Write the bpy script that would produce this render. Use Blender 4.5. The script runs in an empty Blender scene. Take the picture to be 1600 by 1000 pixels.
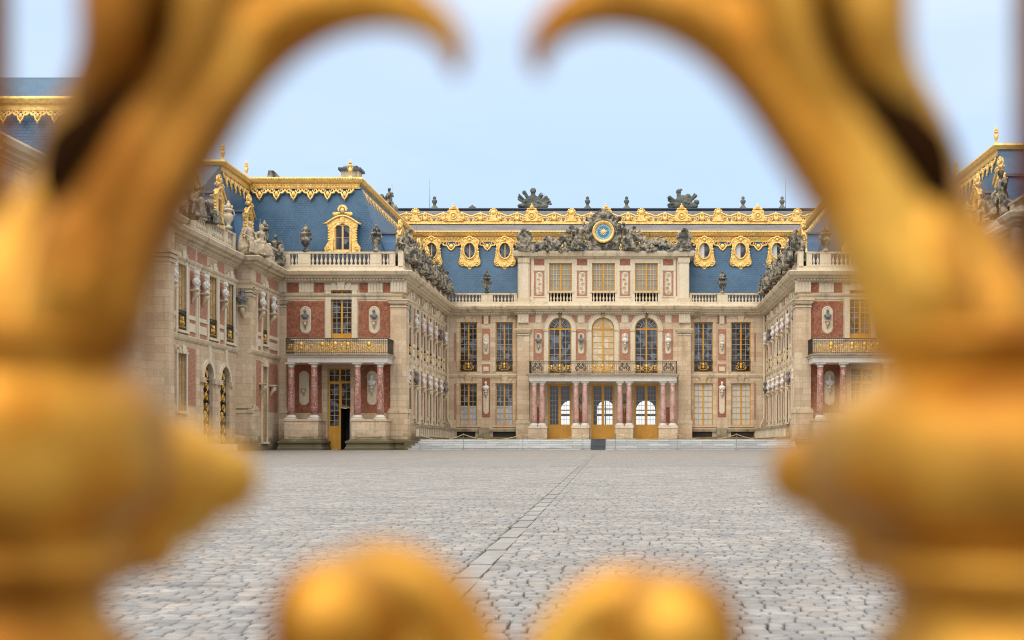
import bpy, bmesh, math, random
from mathutils import Vector, Matrix, noise
R = random.Random(11)
rad = math.radians
pi = math.pi
SC = bpy.context.scene
COL = SC.collection

# ---------------------------------------------------------------- camera
CAMZ, FPX, VX, VY = 1.12, 2000.0, 979.0, 698.0
cam = bpy.data.cameras.new('camera')
camo = bpy.data.objects.new('camera', cam)
COL.objects.link(camo)
SC.camera = camo
camo.location = (0, 0, CAMZ)
camo.rotation_euler = (rad(90), 0, 0)
cam.sensor_width = 36
cam.lens = 45
cam.shift_x = -(VX - 800) / 1600
cam.shift_y = (VY - 500) / 1600
cam.clip_start = 0.02
cam.clip_end = 2000
cam.dof.use_dof = True
cam.dof.focus_distance = 55
cam.dof.aperture_fstop = 5.0

# ---------------------------------------------------------------- world, sun
W = bpy.data.worlds.new('World')
SC.world = W
W.use_nodes = True
nt = W.node_tree
bg = nt.nodes['Background']
sky = nt.nodes.new('ShaderNodeTexSky')
sky.sky_type = 'NISHITA'
sky.sun_disc = False
sky.sun_elevation = rad(50)
sky.sun_rotation = rad(205)
sky.altitude = 100
sky.air_density = 1.0
sky.dust_density = 2.0
sky.ozone_density = 1.5
mixn = nt.nodes.new('ShaderNodeMix')
mixn.data_type = 'RGBA'
mixn.inputs[0].default_value = 0.8
# thin cloud: pale blue low down, whiter and brighter towards the zenith
tc = nt.nodes.new('ShaderNodeTexCoord'); sp = nt.nodes.new('ShaderNodeSeparateXYZ'); nt.links.new(tc.outputs['Generated'], sp.inputs[0])
cr = nt.nodes.new('ShaderNodeValToRGB'); nt.links.new(sp.outputs[2], cr.inputs[0])
E = cr.color_ramp.elements
E[0].position = 0.03; E[0].color = (.78, .80, .84, 1)
E[1].position = 0.75; E[1].color = (1.55, 1.40, 1.2, 1)
for p_, c_ in ((.12, (.40, .545, .745, 1)), (.2, (.43, .575, .765, 1)), (.30, (.50, .62, .78, 1)), (.45, (1.0, .98, .93, 1))):
    e = E.new(p_); e.color = c_
vm = nt.nodes.new('ShaderNodeVectorMath'); vm.operation = 'SCALE'; vm.inputs[3].default_value = 11.5
cn = nt.nodes.new('ShaderNodeTexNoise'); cm = nt.nodes.new('ShaderNodeVectorMath'); cm.operation = 'MULTIPLY'; cm.inputs[1].default_value = (1.2, 1.2, 5)
nt.links.new(tc.outputs['Generated'], cm.inputs[0]); nt.links.new(cm.outputs[0], cn.inputs['Vector']); cn.inputs['Scale'].default_value = 2.2; cn.inputs['Detail'].default_value = 6; cn.inputs['Roughness'].default_value = .55
c2r = nt.nodes.new('ShaderNodeMapRange'); nt.links.new(cn.outputs['Fac'], c2r.inputs[0]); c2r.inputs[1].default_value = .42; c2r.inputs[2].default_value = .72; c2r.inputs[3].default_value = 0; c2r.inputs[4].default_value = .45
cmx = nt.nodes.new('ShaderNodeMix'); cmx.data_type = 'RGBA'; nt.links.new(c2r.outputs[0], cmx.inputs[0]); nt.links.new(cr.outputs[0], cmx.inputs[6]); cmx.inputs[7].default_value = (.62, .69, .77, 1)
nt.links.new(cmx.outputs[2], vm.inputs[0]); nt.links.new(vm.outputs[0], mixn.inputs[7])
nt.links.new(sky.outputs[0], mixn.inputs[6])
nt.links.new(mixn.outputs[2], bg.inputs[0])
bg.inputs[1].default_value = 0.1
sun = bpy.data.lights.new('sun', 'SUN')
suno = bpy.data.objects.new('sun', sun)
COL.objects.link(suno)
sun.energy = 1.5
sun.angle = rad(60)
sun.color = (1.0, 0.88, 0.72)
# sun behind the camera, a little to the left, high
suno.rotation_euler = (rad(40), 0, rad(-25))
SC.view_settings.view_transform = 'Standard'
SC.view_settings.look = 'None'
SC.view_settings.gamma = 1
SC.view_settings.exposure = 0.43
SC.cycles.filter_width = 1.1
SC.cycles.max_bounces = 6
SC.cycles.transparent_max_bounces = 12
SC.cycles.caustics_reflective = False
SC.cycles.caustics_refractive = False

# ---------------------------------------------------------------- materials
def hexc(r, g, b):
    return tuple((c / 12.92 if c <= .04045 else ((c + .055) / 1.055) ** 2.4) for c in (r / 255, g / 255, b / 255)) + (1,)

class NT:
    def __init__(s, name):
        s.m = bpy.data.materials.new(name)
        s.m.use_nodes = True
        s.t = s.m.node_tree
        s.b = s.t.nodes['Principled BSDF']
    def n(s, typ, **kw):
        x = s.t.nodes.new(typ)
        for k, v in kw.items():
            setattr(x, k, v)
        return x
    def l(s, a, b):
        s.t.links.new(a, b)
    def val(s, sock, v):
        if hasattr(v, 'links'):
            s.l(v, sock)
        else:
            sock.default_value = v
    def mix(s, f, a, b, mode='MIX'):
        x = s.n('ShaderNodeMix', data_type='RGBA', blend_type=mode)
        s.val(x.inputs[0], f); s.val(x.inputs[6], a); s.val(x.inputs[7], b)
        return x.outputs[2]
    def math(s, op, a, b=0.0, c=None, clamp=False):
        x = s.n('ShaderNodeMath', operation=op, use_clamp=clamp)
        s.val(x.inputs[0], a); s.val(x.inputs[1], b)
        if c is not None: s.val(x.inputs[2], c)
        return x.outputs[0]
    def ramp(s, f, p0, p1, c0=(0, 0, 0, 1), c1=(1, 1, 1, 1)):
        x = s.n('ShaderNodeValToRGB')
        x.color_ramp.elements[0].position = p0; x.color_ramp.elements[0].color = c0
        x.color_ramp.elements[1].position = p1; x.color_ramp.elements[1].color = c1
        s.l(f, x.inputs[0])
        return x.outputs[0]
    def pos(s):
        return s.n('ShaderNodeNewGeometry').outputs['Position']
    def sep(s, v):
        x = s.n('ShaderNodeSeparateXYZ'); s.l(v, x.inputs[0]); return x.outputs
    def comb(s, a, b, c=0.0):
        x = s.n('ShaderNodeCombineXYZ'); s.val(x.inputs[0], a); s.val(x.inputs[1], b); s.val(x.inputs[2], c); return x.outputs[0]
    def scale(s, v, k):
        x = s.n('ShaderNodeVectorMath', operation='MULTIPLY'); s.l(v, x.inputs[0]); x.inputs[1].default_value = k; return x.outputs[0]
    def noise(s, v, sc, det=4, rough=.6):
        x = s.n('ShaderNodeTexNoise'); s.l(v, x.inputs['Vector']); x.inputs['Scale'].default_value = sc
        x.inputs['Detail'].default_value = det; x.inputs['Roughness'].default_value = rough; return x.outputs['Fac']
    def bump(s, h, st=.4, d=.02):
        x = s.n('ShaderNodeBump'); s.l(h, x.inputs['Height']); x.inputs['Strength'].default_value = st
        x.inputs['Distance'].default_value = d; s.l(x.outputs[0], s.b.inputs['Normal'])
    def set(s, col=None, rough=None, metal=None, spec=None):
        if col is not None: s.val(s.b.inputs['Base Color'], col)
        if rough is not None: s.val(s.b.inputs['Roughness'], rough)
        if metal is not None: s.val(s.b.inputs['Metallic'], metal)
        if spec is not None: s.val(s.b.inputs['Specular IOR Level'], spec)
        return s

def stone_mat(name, c1, c2, dirt, amount=.5, blocks=True, z0=1.7, moss=True):
    m = NT(name)
    p = m.pos(); x, y, z = m.sep(p)
    uv = m.comb(m.math('ADD', x, y), z)
    big = m.noise(p, .35, 3)
    fine = m.noise(p, 6, 6, .7)
    col = m.mix(m.ramp(big, .35, .65), c1, c2)
    col = m.mix(.35, col, m.ramp(fine, .3, .7, (.35, .33, .3, 1), (1, 1, 1, 1)), 'MULTIPLY')
    if blocks:
        b = m.n('ShaderNodeTexBrick'); m.l(uv, b.inputs['Vector'])
        b.inputs['Scale'].default_value = 1; b.inputs['Brick Width'].default_value = 1.3; b.inputs['Row Height'].default_value = .48
        b.inputs['Mortar Size'].default_value = .012; b.inputs['Bias'].default_value = 0
        b.inputs['Color1'].default_value = (.72, .66, .6, 1); b.inputs['Color2'].default_value = (1, 1, 1, 1); b.inputs['Mortar'].default_value = (.5, .46, .4, 1)
        col = m.mix(.75, col, b.outputs[0], 'MULTIPLY')
        pt = m.noise(m.comb(m.math('MULTIPLY', m.math('ADD', x, y), .35), m.math('MULTIPLY', z, .5)), 1.0, 3)
        col = m.mix(m.math('MULTIPLY', m.ramp(pt, .56, .66), .25), col, (.30, .265, .22, 1))
    streak = m.noise(m.scale(p, (1.6, 1.6, .16)), 1.0, 5, .65)
    col = m.mix(m.math('MULTIPLY', m.ramp(streak, .52, .74), amount), col, dirt)
    if moss:   # algae that grows up from the wet plinth
        h = m.math('SUBTRACT', m.math('MULTIPLY', m.noise(m.scale(p, (.8, .8, 2.5)), 1.3, 5), 2.6), m.math('MULTIPLY', m.math('SUBTRACT', z, z0), 1.3))
        col = m.mix(m.math('MULTIPLY', m.math('MULTIPLY', h, .8, clamp=True), .75), col, (.07, .065, .028, 1))
    m.set(col, .85, 0, .25)
    m.bump(fine, .35, .02)
    return m.m

M = {}
M['stone'] = stone_mat('limestone', (.73, .57, .395, 1), (.79, .66, .495, 1), (.22, .165, .11, 1), .5, z0=1.2)
M['pale'] = stone_mat('pale_limestone', (.74, .64, .48, 1), (.80, .72, .57, 1), (.22, .19, .15, 1), .4, blocks=False, z0=-2)
M['trim'] = stone_mat('weathered_moulding_stone', (.66, .54, .37, 1), (.72, .62, .46, 1), (.085, .075, .06, 1), .7, blocks=False, z0=-2)
M['plinthstone'] = stone_mat('damp_plinth_stone', (.36, .29, .19, 1), (.46, .40, .28, 1), (.05, .045, .03, 1), .8, z0=1.6)
M['statue'] = stone_mat('lichened_statue_stone', (.26, .22, .165, 1), (.42, .35, .25, 1), (.022, .024, .022, 1), .95, blocks=False, z0=-2, moss=False)
def crust_mat():
    m = NT('crusted_statue_stone'); p = m.pos()
    n1 = m.noise(p, 1.7, 8, .72); n2 = m.noise(p, 7, 5, .7)
    c = m.mix(m.ramp(n2, .3, .7), (.25, .22, .17, 1), (.54, .47, .36, 1))
    c = m.mix(m.ramp(n1, .42, .56), c, (.06, .063, .058, 1))
    m.set(c, .9, 0, .15); m.bump(n2, .8, .06); return m.m
M['statue'] = crust_mat()
def crust2():
    m = NT('pale_statue_stone'); p = m.pos()
    n1 = m.noise(p, 2.2, 8, .72); n2 = m.noise(p, 7, 5, .7)
    c = m.mix(m.ramp(n2, .3, .7), (.42, .34, .23, 1), (.66, .56, .42, 1))
    c = m.mix(m.ramp(n1, .52, .66), c, (.09, .08, .065, 1))
    m.set(c, .9, 0, .15); m.bump(n2, .8, .06); return m.m
M['palestatue'] = crust2()
M['trophy'] = stone_mat('dark_weathered_stone', (.10, .115, .11, 1), (.2, .21, .18, 1), (.03, .035, .035, 1), .8, blocks=False, z0=-2, moss=False)
M['bust'] = stone_mat('white_bust_marble', (.76, .735, .69, 1), (.84, .82, .79, 1), (.25, .23, .2, 1), .5, blocks=False, z0=-2, moss=False)
M['darkbust'] = stone_mat('dark_streaked_bust_marble', (.16, .16, .17, 1), (.30, .29, .29, 1), (.04, .04, .045, 1), .7, blocks=False, z0=-2, moss=False)
M['white'] = stone_mat('white_carrara_marble', (.72, .67, .60, 1), (.78, .74, .68, 1), (.35, .34, .32, 1), .5, blocks=False, z0=-2, moss=False)

def brick_mat():
    m = NT('red_brick'); p = m.pos(); x, y, z = m.sep(p)
    uv = m.comb(m.math('ADD', x, y), z)
    b = m.n('ShaderNodeTexBrick'); m.l(uv, b.inputs['Vector'])
    b.inputs['Scale'].default_value = 1; b.inputs['Brick Width'].default_value = .24; b.inputs['Row Height'].default_value = .085
    b.inputs['Mortar Size'].default_value = .012
    b.inputs['Color1'].default_value = (.38, .135, .075, 1); b.inputs['Color2'].default_value = (.23, .07, .042, 1); b.inputs['Mortar'].default_value = (.50, .30, .22, 1)
    c = m.mix(m.ramp(m.noise(p, .7, 4), .35, .7), b.outputs[0], (.43, .16, .09, 1))
    c = m.mix(.85, c, m.ramp(m.noise(p, 5.5, 4, .8), .36, .64, (.42, .36, .33, 1), (1.0, 1, 1, 1)), 'MULTIPLY')
    c = m.mix(m.ramp(m.noise(p, 8, 3, .8), .58, .70), c, (.5, .29, .20, 1))
    m.set(c, .85, 0, .2); m.bump(b.outputs['Fac'], -.3, .01); return m.m
M['brick'] = brick_mat()

def pink_mat():
    m = NT('faded_painted_brick'); p = m.pos(); x, y, z = m.sep(p)
    b = m.n('ShaderNodeTexBrick'); m.l(m.comb(m.math('ADD', x, y), z), b.inputs['Vector'])
    b.inputs['Scale'].default_value = 1; b.inputs['Brick Width'].default_value = .24; b.inputs['Row Height'].default_value = .085; b.inputs['Mortar Size'].default_value = .01
    b.inputs['Color1'].default_value = (.47, .225, .145, 1); b.inputs['Color2'].default_value = (.36, .15, .095, 1); b.inputs['Mortar'].default_value = (.55, .36, .26, 1)
    c = m.mix(.35, b.outputs[0], m.ramp(m.noise(p, 3, 5), .3, .7, (.5, .42, .4, 1), (1, 1, 1, 1)), 'MULTIPLY')
    m.set(c, .85, 0, .2); return m.m
M['pink'] = pink_mat()

def slate_mat(name, c1, c2, spec=.5):
    m = NT(name); p = m.pos(); x, y, z = m.sep(p)
    b = m.n('ShaderNodeTexBrick'); m.l(m.comb(m.math('ADD', x, y), z), b.inputs['Vector'])
    b.inputs['Scale'].default_value = 1; b.inputs['Brick Width'].default_value = .3; b.inputs['Row Height'].default_value = .19; b.inputs['Mortar Size'].default_value = .022
    b.inputs['Mortar Smooth'].default_value = .4
    b.inputs['Color1'].default_value = c1; b.inputs['Color2'].default_value = c2; b.inputs['Mortar'].default_value = (c1[0] * .45, c1[1] * .45, c1[2] * .5, 1)
    c = m.mix(m.ramp(m.noise(p, .5, 4), .35, .75), b.outputs[0], (c1[0] * 1.5, c1[1] * 1.35, c1[2] * 1.2, 1))
    c = m.mix(.4, c, m.ramp(m.noise(p, 4, 6, .75), .3, .7, (.45, .45, .45, 1), (1, 1, 1, 1)), 'MULTIPLY')
    m.set(c, .5, 0, spec); m.bump(b.outputs['Fac'], -.5, .02); return m.m
M['slate'] = slate_mat('blue_slate', (.045, .12, .225, 1), (.06, .15, .27, 1), .35)
def lead_mat(name, a, b_, r=.55):
    m = NT(name); p = m.pos()
    m.set(m.mix(m.ramp(m.noise(m.scale(p, (.5, .5, 2)), 1.2, 5), .35, .7), a, b_), r, .0, .4); return m.m
M['lead'] = lead_mat('grey_roof_lead', (.12, .13, .155, 1), (.19, .20, .22, 1))
M['bluelead'] = lead_mat('blue_painted_lead', (.10, .20, .36, 1), (.16, .29, .46, 1))
M['darklead_and_shade'] = lead_mat('dark_ridge_lead_and_gap_shade', (.05, .075, .11, 1), (.09, .115, .15, 1))  # ridge and chimney lead; also the painted shade behind the balusters
def gold_mat(name, c1, c2, rough, metal, sc, st, dirt=(.10, .045, .012, 1), da=.5):
    m = NT(name); p = m.pos()
    nz = m.noise(p, sc, 4, .6)
    c = m.mix(m.ramp(nz, .35, .65), c1, c2)
    c = m.mix(m.math('MULTIPLY', m.ramp(m.noise(p, sc * .6 + 1, 5, .7), .52, .7), da), c, dirt)
    m.set(c, rough, metal, .5)
    m.bump(nz, st, .12 if sc < 20 else .002); return m.m
M['gold'] = gold_mat('gilded_lead', (1.0, .72, .27, 1), (.92, .56, .15, 1), .42, .4, 3.5, .7, da=.35)
M['goldiron'] = gold_mat('gilded_ironwork', (.95, .60, .14, 1), (.62, .36, .08, 1), .4, .6, 6, .4)
M['iron'] = lead_mat('black_wrought_iron', (.018, .017, .016, 1), (.05, .04, .03, 1), .5)
def paint_mat(name, a, b_):
    m = NT(name); p = m.pos()
    m.set(m.mix(m.ramp(m.noise(m.scale(p, (2, 2, .8)), 1.5, 4), .35, .7), a, b_), .45, 0, .4); return m.m
M['ochre'] = paint_mat('ochre_window_paint', (.66, .345, .05, 1), (.56, .275, .035, 1))
M['paleochre'] = paint_mat('pale_ochre_paint', (.74, .52, .24, 1), (.66, .44, .18, 1))
M['muntin'] = paint_mat('grey_muntin_paint', (.46, .43, .38, 1), (.36, .33, .28, 1))
M['whitepaint'] = paint_mat('white_paint', (.72, .72, .7, 1), (.66, .66, .64, 1))
def pane_mat(name, ca, cb, cw, sc=2.2, rough=.08, spec=.6):
    m = NT(name); p = m.pos()
    v = m.n('ShaderNodeTexVoronoi'); m.l(p, v.inputs['Vector']); v.inputs['Scale'].default_value = sc
    c = m.mix(m.ramp(m.noise(p, .8, 3), .4, .6), ca, cb)
    c = m.mix(m.ramp(m.sep(v.outputs['Color'])[0], .45, .9), c, cw)
    m.set(c, rough, 0, spec); return m.m
M['pane'] = pane_mat('dark_window_glass', (.012, .011, .014, 1), (.05, .028, .02, 1), (.14, .17, .21, 1))
M['blind'] = pane_mat('drawn_cream_blind', (.62, .55, .42, 1), (.66, .60, .48, 1), (.58, .54, .45, 1), rough=.3)
M['warmblind'] = pane_mat('drawn_golden_blind', (.56, .42, .22, 1), (.62, .50, .30, 1), (.74, .66, .50, 1), rough=.3)
M['greyblind'] = pane_mat('olive_grey_blind', (.30, .27, .19, 1), (.34, .31, .23, 1), (.27, .26, .22, 1), rough=.3)
M['curtain'] = pane_mat('sheer_white_curtain', (.36, .36, .37, 1), (.46, .45, .45, 1), (.5, .5, .52, 1), rough=.3)
def glass_mat():
    m = NT('clear_door_glass'); out = m.t.nodes['Material Output']
    tr = m.n('ShaderNodeBsdfTransparent'); tr.inputs[0].default_value = (1, .98, .93, 1)
    gl = m.n('ShaderNodeBsdfGlossy'); gl.inputs[0].default_value = (.8, .85, .9, 1); gl.inputs[1].default_value = .03
    mx = m.n('ShaderNodeMixShader'); mx.inputs[0].default_value = .06
    m.l(tr.outputs[0], mx.inputs[1]); m.l(gl.outputs[0], mx.inputs[2]); m.l(mx.outputs[0], out.inputs[0]); return m.m
M['glass'] = glass_mat()
def marble_mat(name, a, b_):
    m = NT(name); p = m.pos()
    n1 = m.noise(m.scale(p, (1, 1, .6)), 3.2, 6, .7)
    n2 = m.noise(p, 9, 4, .7)
    c = m.mix(m.ramp(n1, .38, .58), a, b_)
    c = m.mix(m.ramp(n2, .52, .64), c, (.62, .48, .42, 1))
    m.set(c, .3, 0, .5); return m.m
M['redmarble'] = marble_mat('red_veined_marble', (.24, .085, .065, 1), (.38, .19, .155, 1))
M['pinkmarble'] = marble_mat('pink_veined_marble', (.38, .18, .15, 1), (.54, .35, .31, 1))
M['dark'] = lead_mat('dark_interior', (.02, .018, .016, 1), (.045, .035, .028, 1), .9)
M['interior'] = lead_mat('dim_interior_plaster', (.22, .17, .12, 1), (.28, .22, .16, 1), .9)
M['clockblue'] = lead_mat('blue_clock_enamel', (.03, .22, .46, 1), (.04, .27, .52, 1), .3)
M['clockring'] = lead_mat('pale_blue_clock_ring', (.25, .45, .52, 1), (.32, .5, .55, 1), .35)
M['rope'] = lead_mat('ochre_barrier_rope', (.50, .36, .16, 1), (.42, .3, .14, 1), .8)
M['steel'] = lead_mat('brushed_steel_post', (.16, .16, .15, 1), (.25, .25, .24, 1), .4)
M['mat'] = lead_mat('dark_rubber_mat', (.06, .07, .08, 1), (.11, .12, .14, 1), .9)

def cobble_mat(far):
    m = NT('cobblestone_far' if far else 'cobblestone'); p = m.pos(); x, y, z = m.sep(p)
    if far:
        q = m.scale(p, (4.6, 6.5, 0))
        v = m.n('ShaderNodeTexVoronoi', voronoi_dimensions='2D'); m.l(q, v.inputs['Vector']); v.inputs['Scale'].default_value = 1
        v2 = m.n('ShaderNodeTexVoronoi', voronoi_dimensions='2D', feature='DISTANCE_TO_EDGE'); m.l(q, v2.inputs['Vector']); v2.inputs['Scale'].default_value = 1
        cc = m.sep(v.outputs['Color']); rnd = cc[0]; rnd2 = cc[1]; mort = m.ramp(v2.outputs['Distance'], .03, .14, (1, 1, 1, 1), (0, 0, 0, 1))
    else:
        a = m.n('ShaderNodeAttribute', attribute_name='tint'); rnd = m.sep(a.outputs['Color'])[0]; rnd2 = m.sep(a.outputs['Color'])[1]
    col = m.mix(m.ramp(rnd, .0, 1.0), (.27, .275, .285, 1), (.47, .468, .465, 1))
    if True:
        col = m.mix(m.ramp(rnd2, .68, 1.0), col, (.47, .42, .37, 1))
        col = m.mix(m.math('MULTIPLY', m.ramp(rnd2, .0, .35, (1, 1, 1, 1), (0, 0, 0, 1)), .7), col, (.27, .29, .32, 1))
    big = m.noise(p, .18, 4, .6)
    col = m.mix(m.math('MULTIPLY', m.ramp(big, .38, .6), .5), col, (.39, .385, .385, 1))
    st = m.noise(m.scale(p, (.5, 2.0, 1)), .7, 5, .65)
    col = m.mix(m.math('MULTIPLY', m.ramp(st, .5, .68), .6), col, (.25, .245, .245, 1))
    s2 = m.noise(m.scale(p, (1.6, 5.0, 1)), 1.0, 6, .75)
    col = m.mix(.75, col, m.ramp(s2, .34, .66, (.42, .42, .43, 1), (1.05, 1.05, 1.05, 1)), 'MULTIPLY')
    fine = m.noise(p, 28, 6, .75)
    col = m.mix(.5, col, m.ramp(fine, .3, .7, (.5, .48, .46, 1), (1, 1, 1, 1)), 'MULTIPLY')
    if far:
        col = m.mix(m.math('MULTIPLY', mort, .8), col, (.07, .06, .05, 1))
    m.set(col, .55, 0, .4)
    m.bump(fine, .5, .012); return m.m
M['cobble'] = cobble_mat(False)
M['cobblefar'] = cobble_mat(True)
M['soil'] = lead_mat('dark_joint_soil', (.06, .055, .045, 1), (.11, .10, .075, 1), .95)
M['slab'] = stone_mat('channel_slab_stone', (.29, .29, .29, 1), (.35, .35, .345, 1), (.2, .2, .19, 1), .6, blocks=False, z0=-5, moss=False)
def steps_mat():
    m = NT('grey_white_step_marble'); p = m.pos(); x, y, z = m.sep(p)
    b = m.n('ShaderNodeTexBrick'); m.l(m.comb(x, z), b.inputs['Vector'])
    b.inputs['Scale'].default_value = 1; b.inputs['Brick Width'].default_value = 1.7; b.inputs['Row Height'].default_value = .172; b.inputs['Mortar Size'].default_value = .008
    b.inputs['Color1'].default_value = (.42, .445, .465, 1); b.inputs['Color2'].default_value = (.60, .625, .64, 1); b.inputs['Mortar'].default_value = (.12, .12, .11, 1)
    c = m.mix(m.math('MULTIPLY', m.ramp(m.noise(m.scale(p, (.6, 1, 6)), 1.3, 5, .7), .5, .7), .6), b.outputs[0], (.24, .23, .20, 1))
    m.set(c, .5, 0, .4); return m.m
M['steps'] = steps_mat()
def gate_mat():
    m = NT('gate_gold_leaf'); p = m.pos()
    nz = m.noise(m.scale(p, (1, 1, .55)), 30, 4, .55)
    n2 = m.noise(m.scale(p, (1, 1, .6)), 19, 3, .5)
    c = m.mix(m.ramp(nz, .38, .62), (.40, .15, .005, 1), (.68, .37, .055, 1))
    c = m.mix(m.math('MULTIPLY', m.ramp(n2, .48, .62), .75), c, (.24, .08, .003, 1))
    fine = m.noise(p, 220, 5, .7)
    c = m.mix(m.math('MULTIPLY', m.ramp(fine, .56, .72), .5), c, (.12, .05, .012, 1))
    m.set(c, m.math('MULTIPLY_ADD', fine, .3, .32), .75, .3); m.b.inputs['Coat Weight'].default_value = .15; m.b.inputs['Coat Roughness'].default_value = .35; m.bump(m.noise(p, 75, 3), .3, .002); return m.m
M['gate'] = gate_mat()
M['crevice_shade'] = lead_mat('painted_crevice_shade', (.014, .006, .002, 1), (.035, .014, .005, 1), .9)  # near-black brown that paints the shade in the scroll crevices
M['crevice_shade'].node_tree.nodes['Principled BSDF'].inputs['Specular IOR Level'].default_value = 0

# ---------------------------------------------------------------- mesh builder
class Fr:
    """a wall's own frame: u along the wall, z up, n outwards"""
    def __init__(s, o, u, n):
        s.o, s.u, s.n = o, u, n
    def __call__(s, u, z, n=0.0):
        return (s.o[0] + u * s.u[0] + n * s.n[0], s.o[1] + u * s.u[1] + n * s.n[1], z)
def front(D): return Fr((0, D), (1, 0), (0, -1))
def facing_right(X): return Fr((X, 0), (0, 1), (1, 0))
def facing_left(X): return Fr((X, 0), (0, 1), (-1, 0))
def UZ(D):
    return (lambda px: (px - VX) * D / FPX), (lambda py: CAMZ + (VY - py) * D / FPX)

class MB:
    def __init__(s):
        s.v = []; s.f = []; s.mi = []; s.sm = []; s.mats = []; s.cuts = []
    def cut(s):
        if not s.cuts or s.cuts[-1] != (len(s.v), len(s.f)): s.cuts.append((len(s.v), len(s.f)))
        return s
    def add(s, vs, fs, mat, smooth=False):
        k = len(s.v)
        if mat not in s.mats: s.mats.append(mat)
        i = s.mats.index(mat)
        s.v += [tuple(v) for v in vs]
        for f in fs:
            s.f.append(tuple(a + k for a in f)); s.mi.append(i); s.sm.append(smooth)
    def box(s, F, u0, u1, z0, z1, n0, n1, mat):
        P = [F(a, c, b) for c in (z0, z1) for b in (n0, n1) for a in (u0, u1)]
        s.add(P, [(0, 1, 3, 2), (4, 6, 7, 5), (0, 4, 5, 1), (2, 3, 7, 6), (0, 2, 6, 4), (1, 5, 7, 3)], mat)
    def quad(s, pts, mat):
        s.add(pts, [tuple(range(len(pts)))], mat)
    def prism(s, F, pts, n0, n1, mat, smooth=False):
        n = len(pts)
        s.add([F(u, z, n0) for u, z in pts] + [F(u, z, n1) for u, z in pts],
              [tuple(range(n - 1, -1, -1)), tuple(range(n, 2 * n))] + [(i, (i + 1) % n, n + (i + 1) % n, n + i) for i in range(n)], mat)
    def ring(s, F, cu, cz, ro, ri, n0, n1, mat, a0=0, a1=2 * pi, seg=20, sz=1.0):
        """flat band between two ellipses"""
        vs = []; full = abs(a1 - a0 - 2 * pi) < 1e-6
        for i in range(seg + 1):
            a = a0 + (a1 - a0) * i / seg
            c, d = math.cos(a), math.sin(a)
            for r, n in ((ri, n0), (ri, n1), (ro, n1), (ro, n0)):
                vs.append(F(cu + r * c, cz + r * d * sz, n))
        fs = []
        for i in range(seg):
            for k in range(4):
                a, b = 4 * i + k, 4 * i + (k + 1) % 4
                fs.append((a, b, b + 4, a + 4))
        if not full:
            fs += [(0, 1, 2, 3), (4 * seg + 3, 4 * seg + 2, 4 * seg + 1, 4 * seg)]
        s.add(vs, fs, mat)
    def lathe(s, c, prof, seg, mat, smooth=True, axis=None):
        vs = []
        for r, z in prof:
            for k in range(seg):
                a = 2 * pi * k / seg
                vs.append((c[0] + r * math.cos(a), c[1] + r * math.sin(a), c[2] + z))
        fs = []
        for i in range(len(prof) - 1):
            for k in range(seg):
                a = i * seg + k; b = i * seg + (k + 1) % seg
                fs.append((a, b, b + seg, a + seg))
        fs.append(tuple(range(seg - 1, -1, -1))); n = (len(prof) - 1) * seg
        fs.append(tuple(range(n, n + seg)))
        s.add(vs, fs, mat, smooth)
    def tube(s, pts, rs, seg, mat, closed=False):
        P = [Vector(p) for p in pts]; n = len(P)
        if not hasattr(rs, '__len__'): rs = [rs] * n
        vs = []; up = None
        for i in range(n):
            t = (P[(i + 1) % n] - P[i - 1]) if closed else (P[min(i + 1, n - 1)] - P[max(i - 1, 0)])
            t = t.normalized() if t.length > 1e-9 else Vector((0, 0, 1))
            if up is None:
                up = t.orthogonal().normalized()
            else:
                up = (up - t * up.dot(t)); up = up.normalized() if up.length > 1e-6 else t.orthogonal().normalized()
            w = t.cross(up)
            for k in range(seg):
                a = 2 * pi * k / seg
                vs.append(P[i] + (up * math.cos(a) + w * math.sin(a)) * rs[i])
        fs = []
        for i in range(n if closed else n - 1):
            for k in range(seg):
                a = i * seg + k; b = i * seg + (k + 1) % seg; c = ((i + 1) % n) * seg
                fs.append((a, b, c + (k + 1) % seg, c + k))
        if not closed:
            fs.append(tuple(range(seg - 1, -1, -1))); fs.append(tuple(range((n - 1) * seg, n * seg)))
        s.add(vs, fs, mat, True)
    def ball(s, c, r, mat, seg=8, rows=6, rot=None):
        if not hasattr(r, '__len__'): r = (r, r, r)
        vs = []
        for i in range(rows + 1):
            th = pi * i / rows
            for k in range(seg):
                a = 2 * pi * k / seg
                v = Vector((r[0] * math.sin(th) * math.cos(a), r[1] * math.sin(th) * math.sin(a), r[2] * math.cos(th)))
                if rot: v = rot @ v
                vs.append((c[0] + v.x, c[1] + v.y, c[2] + v.z))
        fs = []
        for i in range(rows):
            for k in range(seg):
                a = i * seg + k; b = i * seg + (k + 1) % seg
                fs.append((a, a + seg, b + seg, b))
        s.add(vs, fs, mat, True)
    def sweep(s, path, prof, mat):
        """profile (z, projection) carried along a plan path; outwards is the right-hand side"""
        n = len(path); offs = []
        for i in range(n):
            ds = []
            if i > 0: ds.append((Vector(path[i]) - Vector(path[i - 1])).normalized())
            if i < n - 1: ds.append((Vector(path[i + 1]) - Vector(path[i])).normalized())
            ns = [Vector((d.y, -d.x)) for d in ds]
            if len(ns) == 1: o = ns[0]
            else:
                o = (ns[0] + ns[1]); o = o / max(o.dot(ns[0]), .2)
            offs.append(o)
        k = len(prof); vs = []
        for i in range(n):
            for z, q in prof:
                vs.append((path[i][0] + offs[i].x * q, path[i][1] + offs[i].y * q, z))
        fs = []
        for i in range(n - 1):
            for j in range(k - 1):
                a = i * k + j
                fs.append((a, a + k, a + k + 1, a + 1))
        fs += [tuple(range(k)), tuple(range(n * k - 1, (n - 1) * k - 1, -1))]
        s.add(vs, fs, mat)
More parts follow.
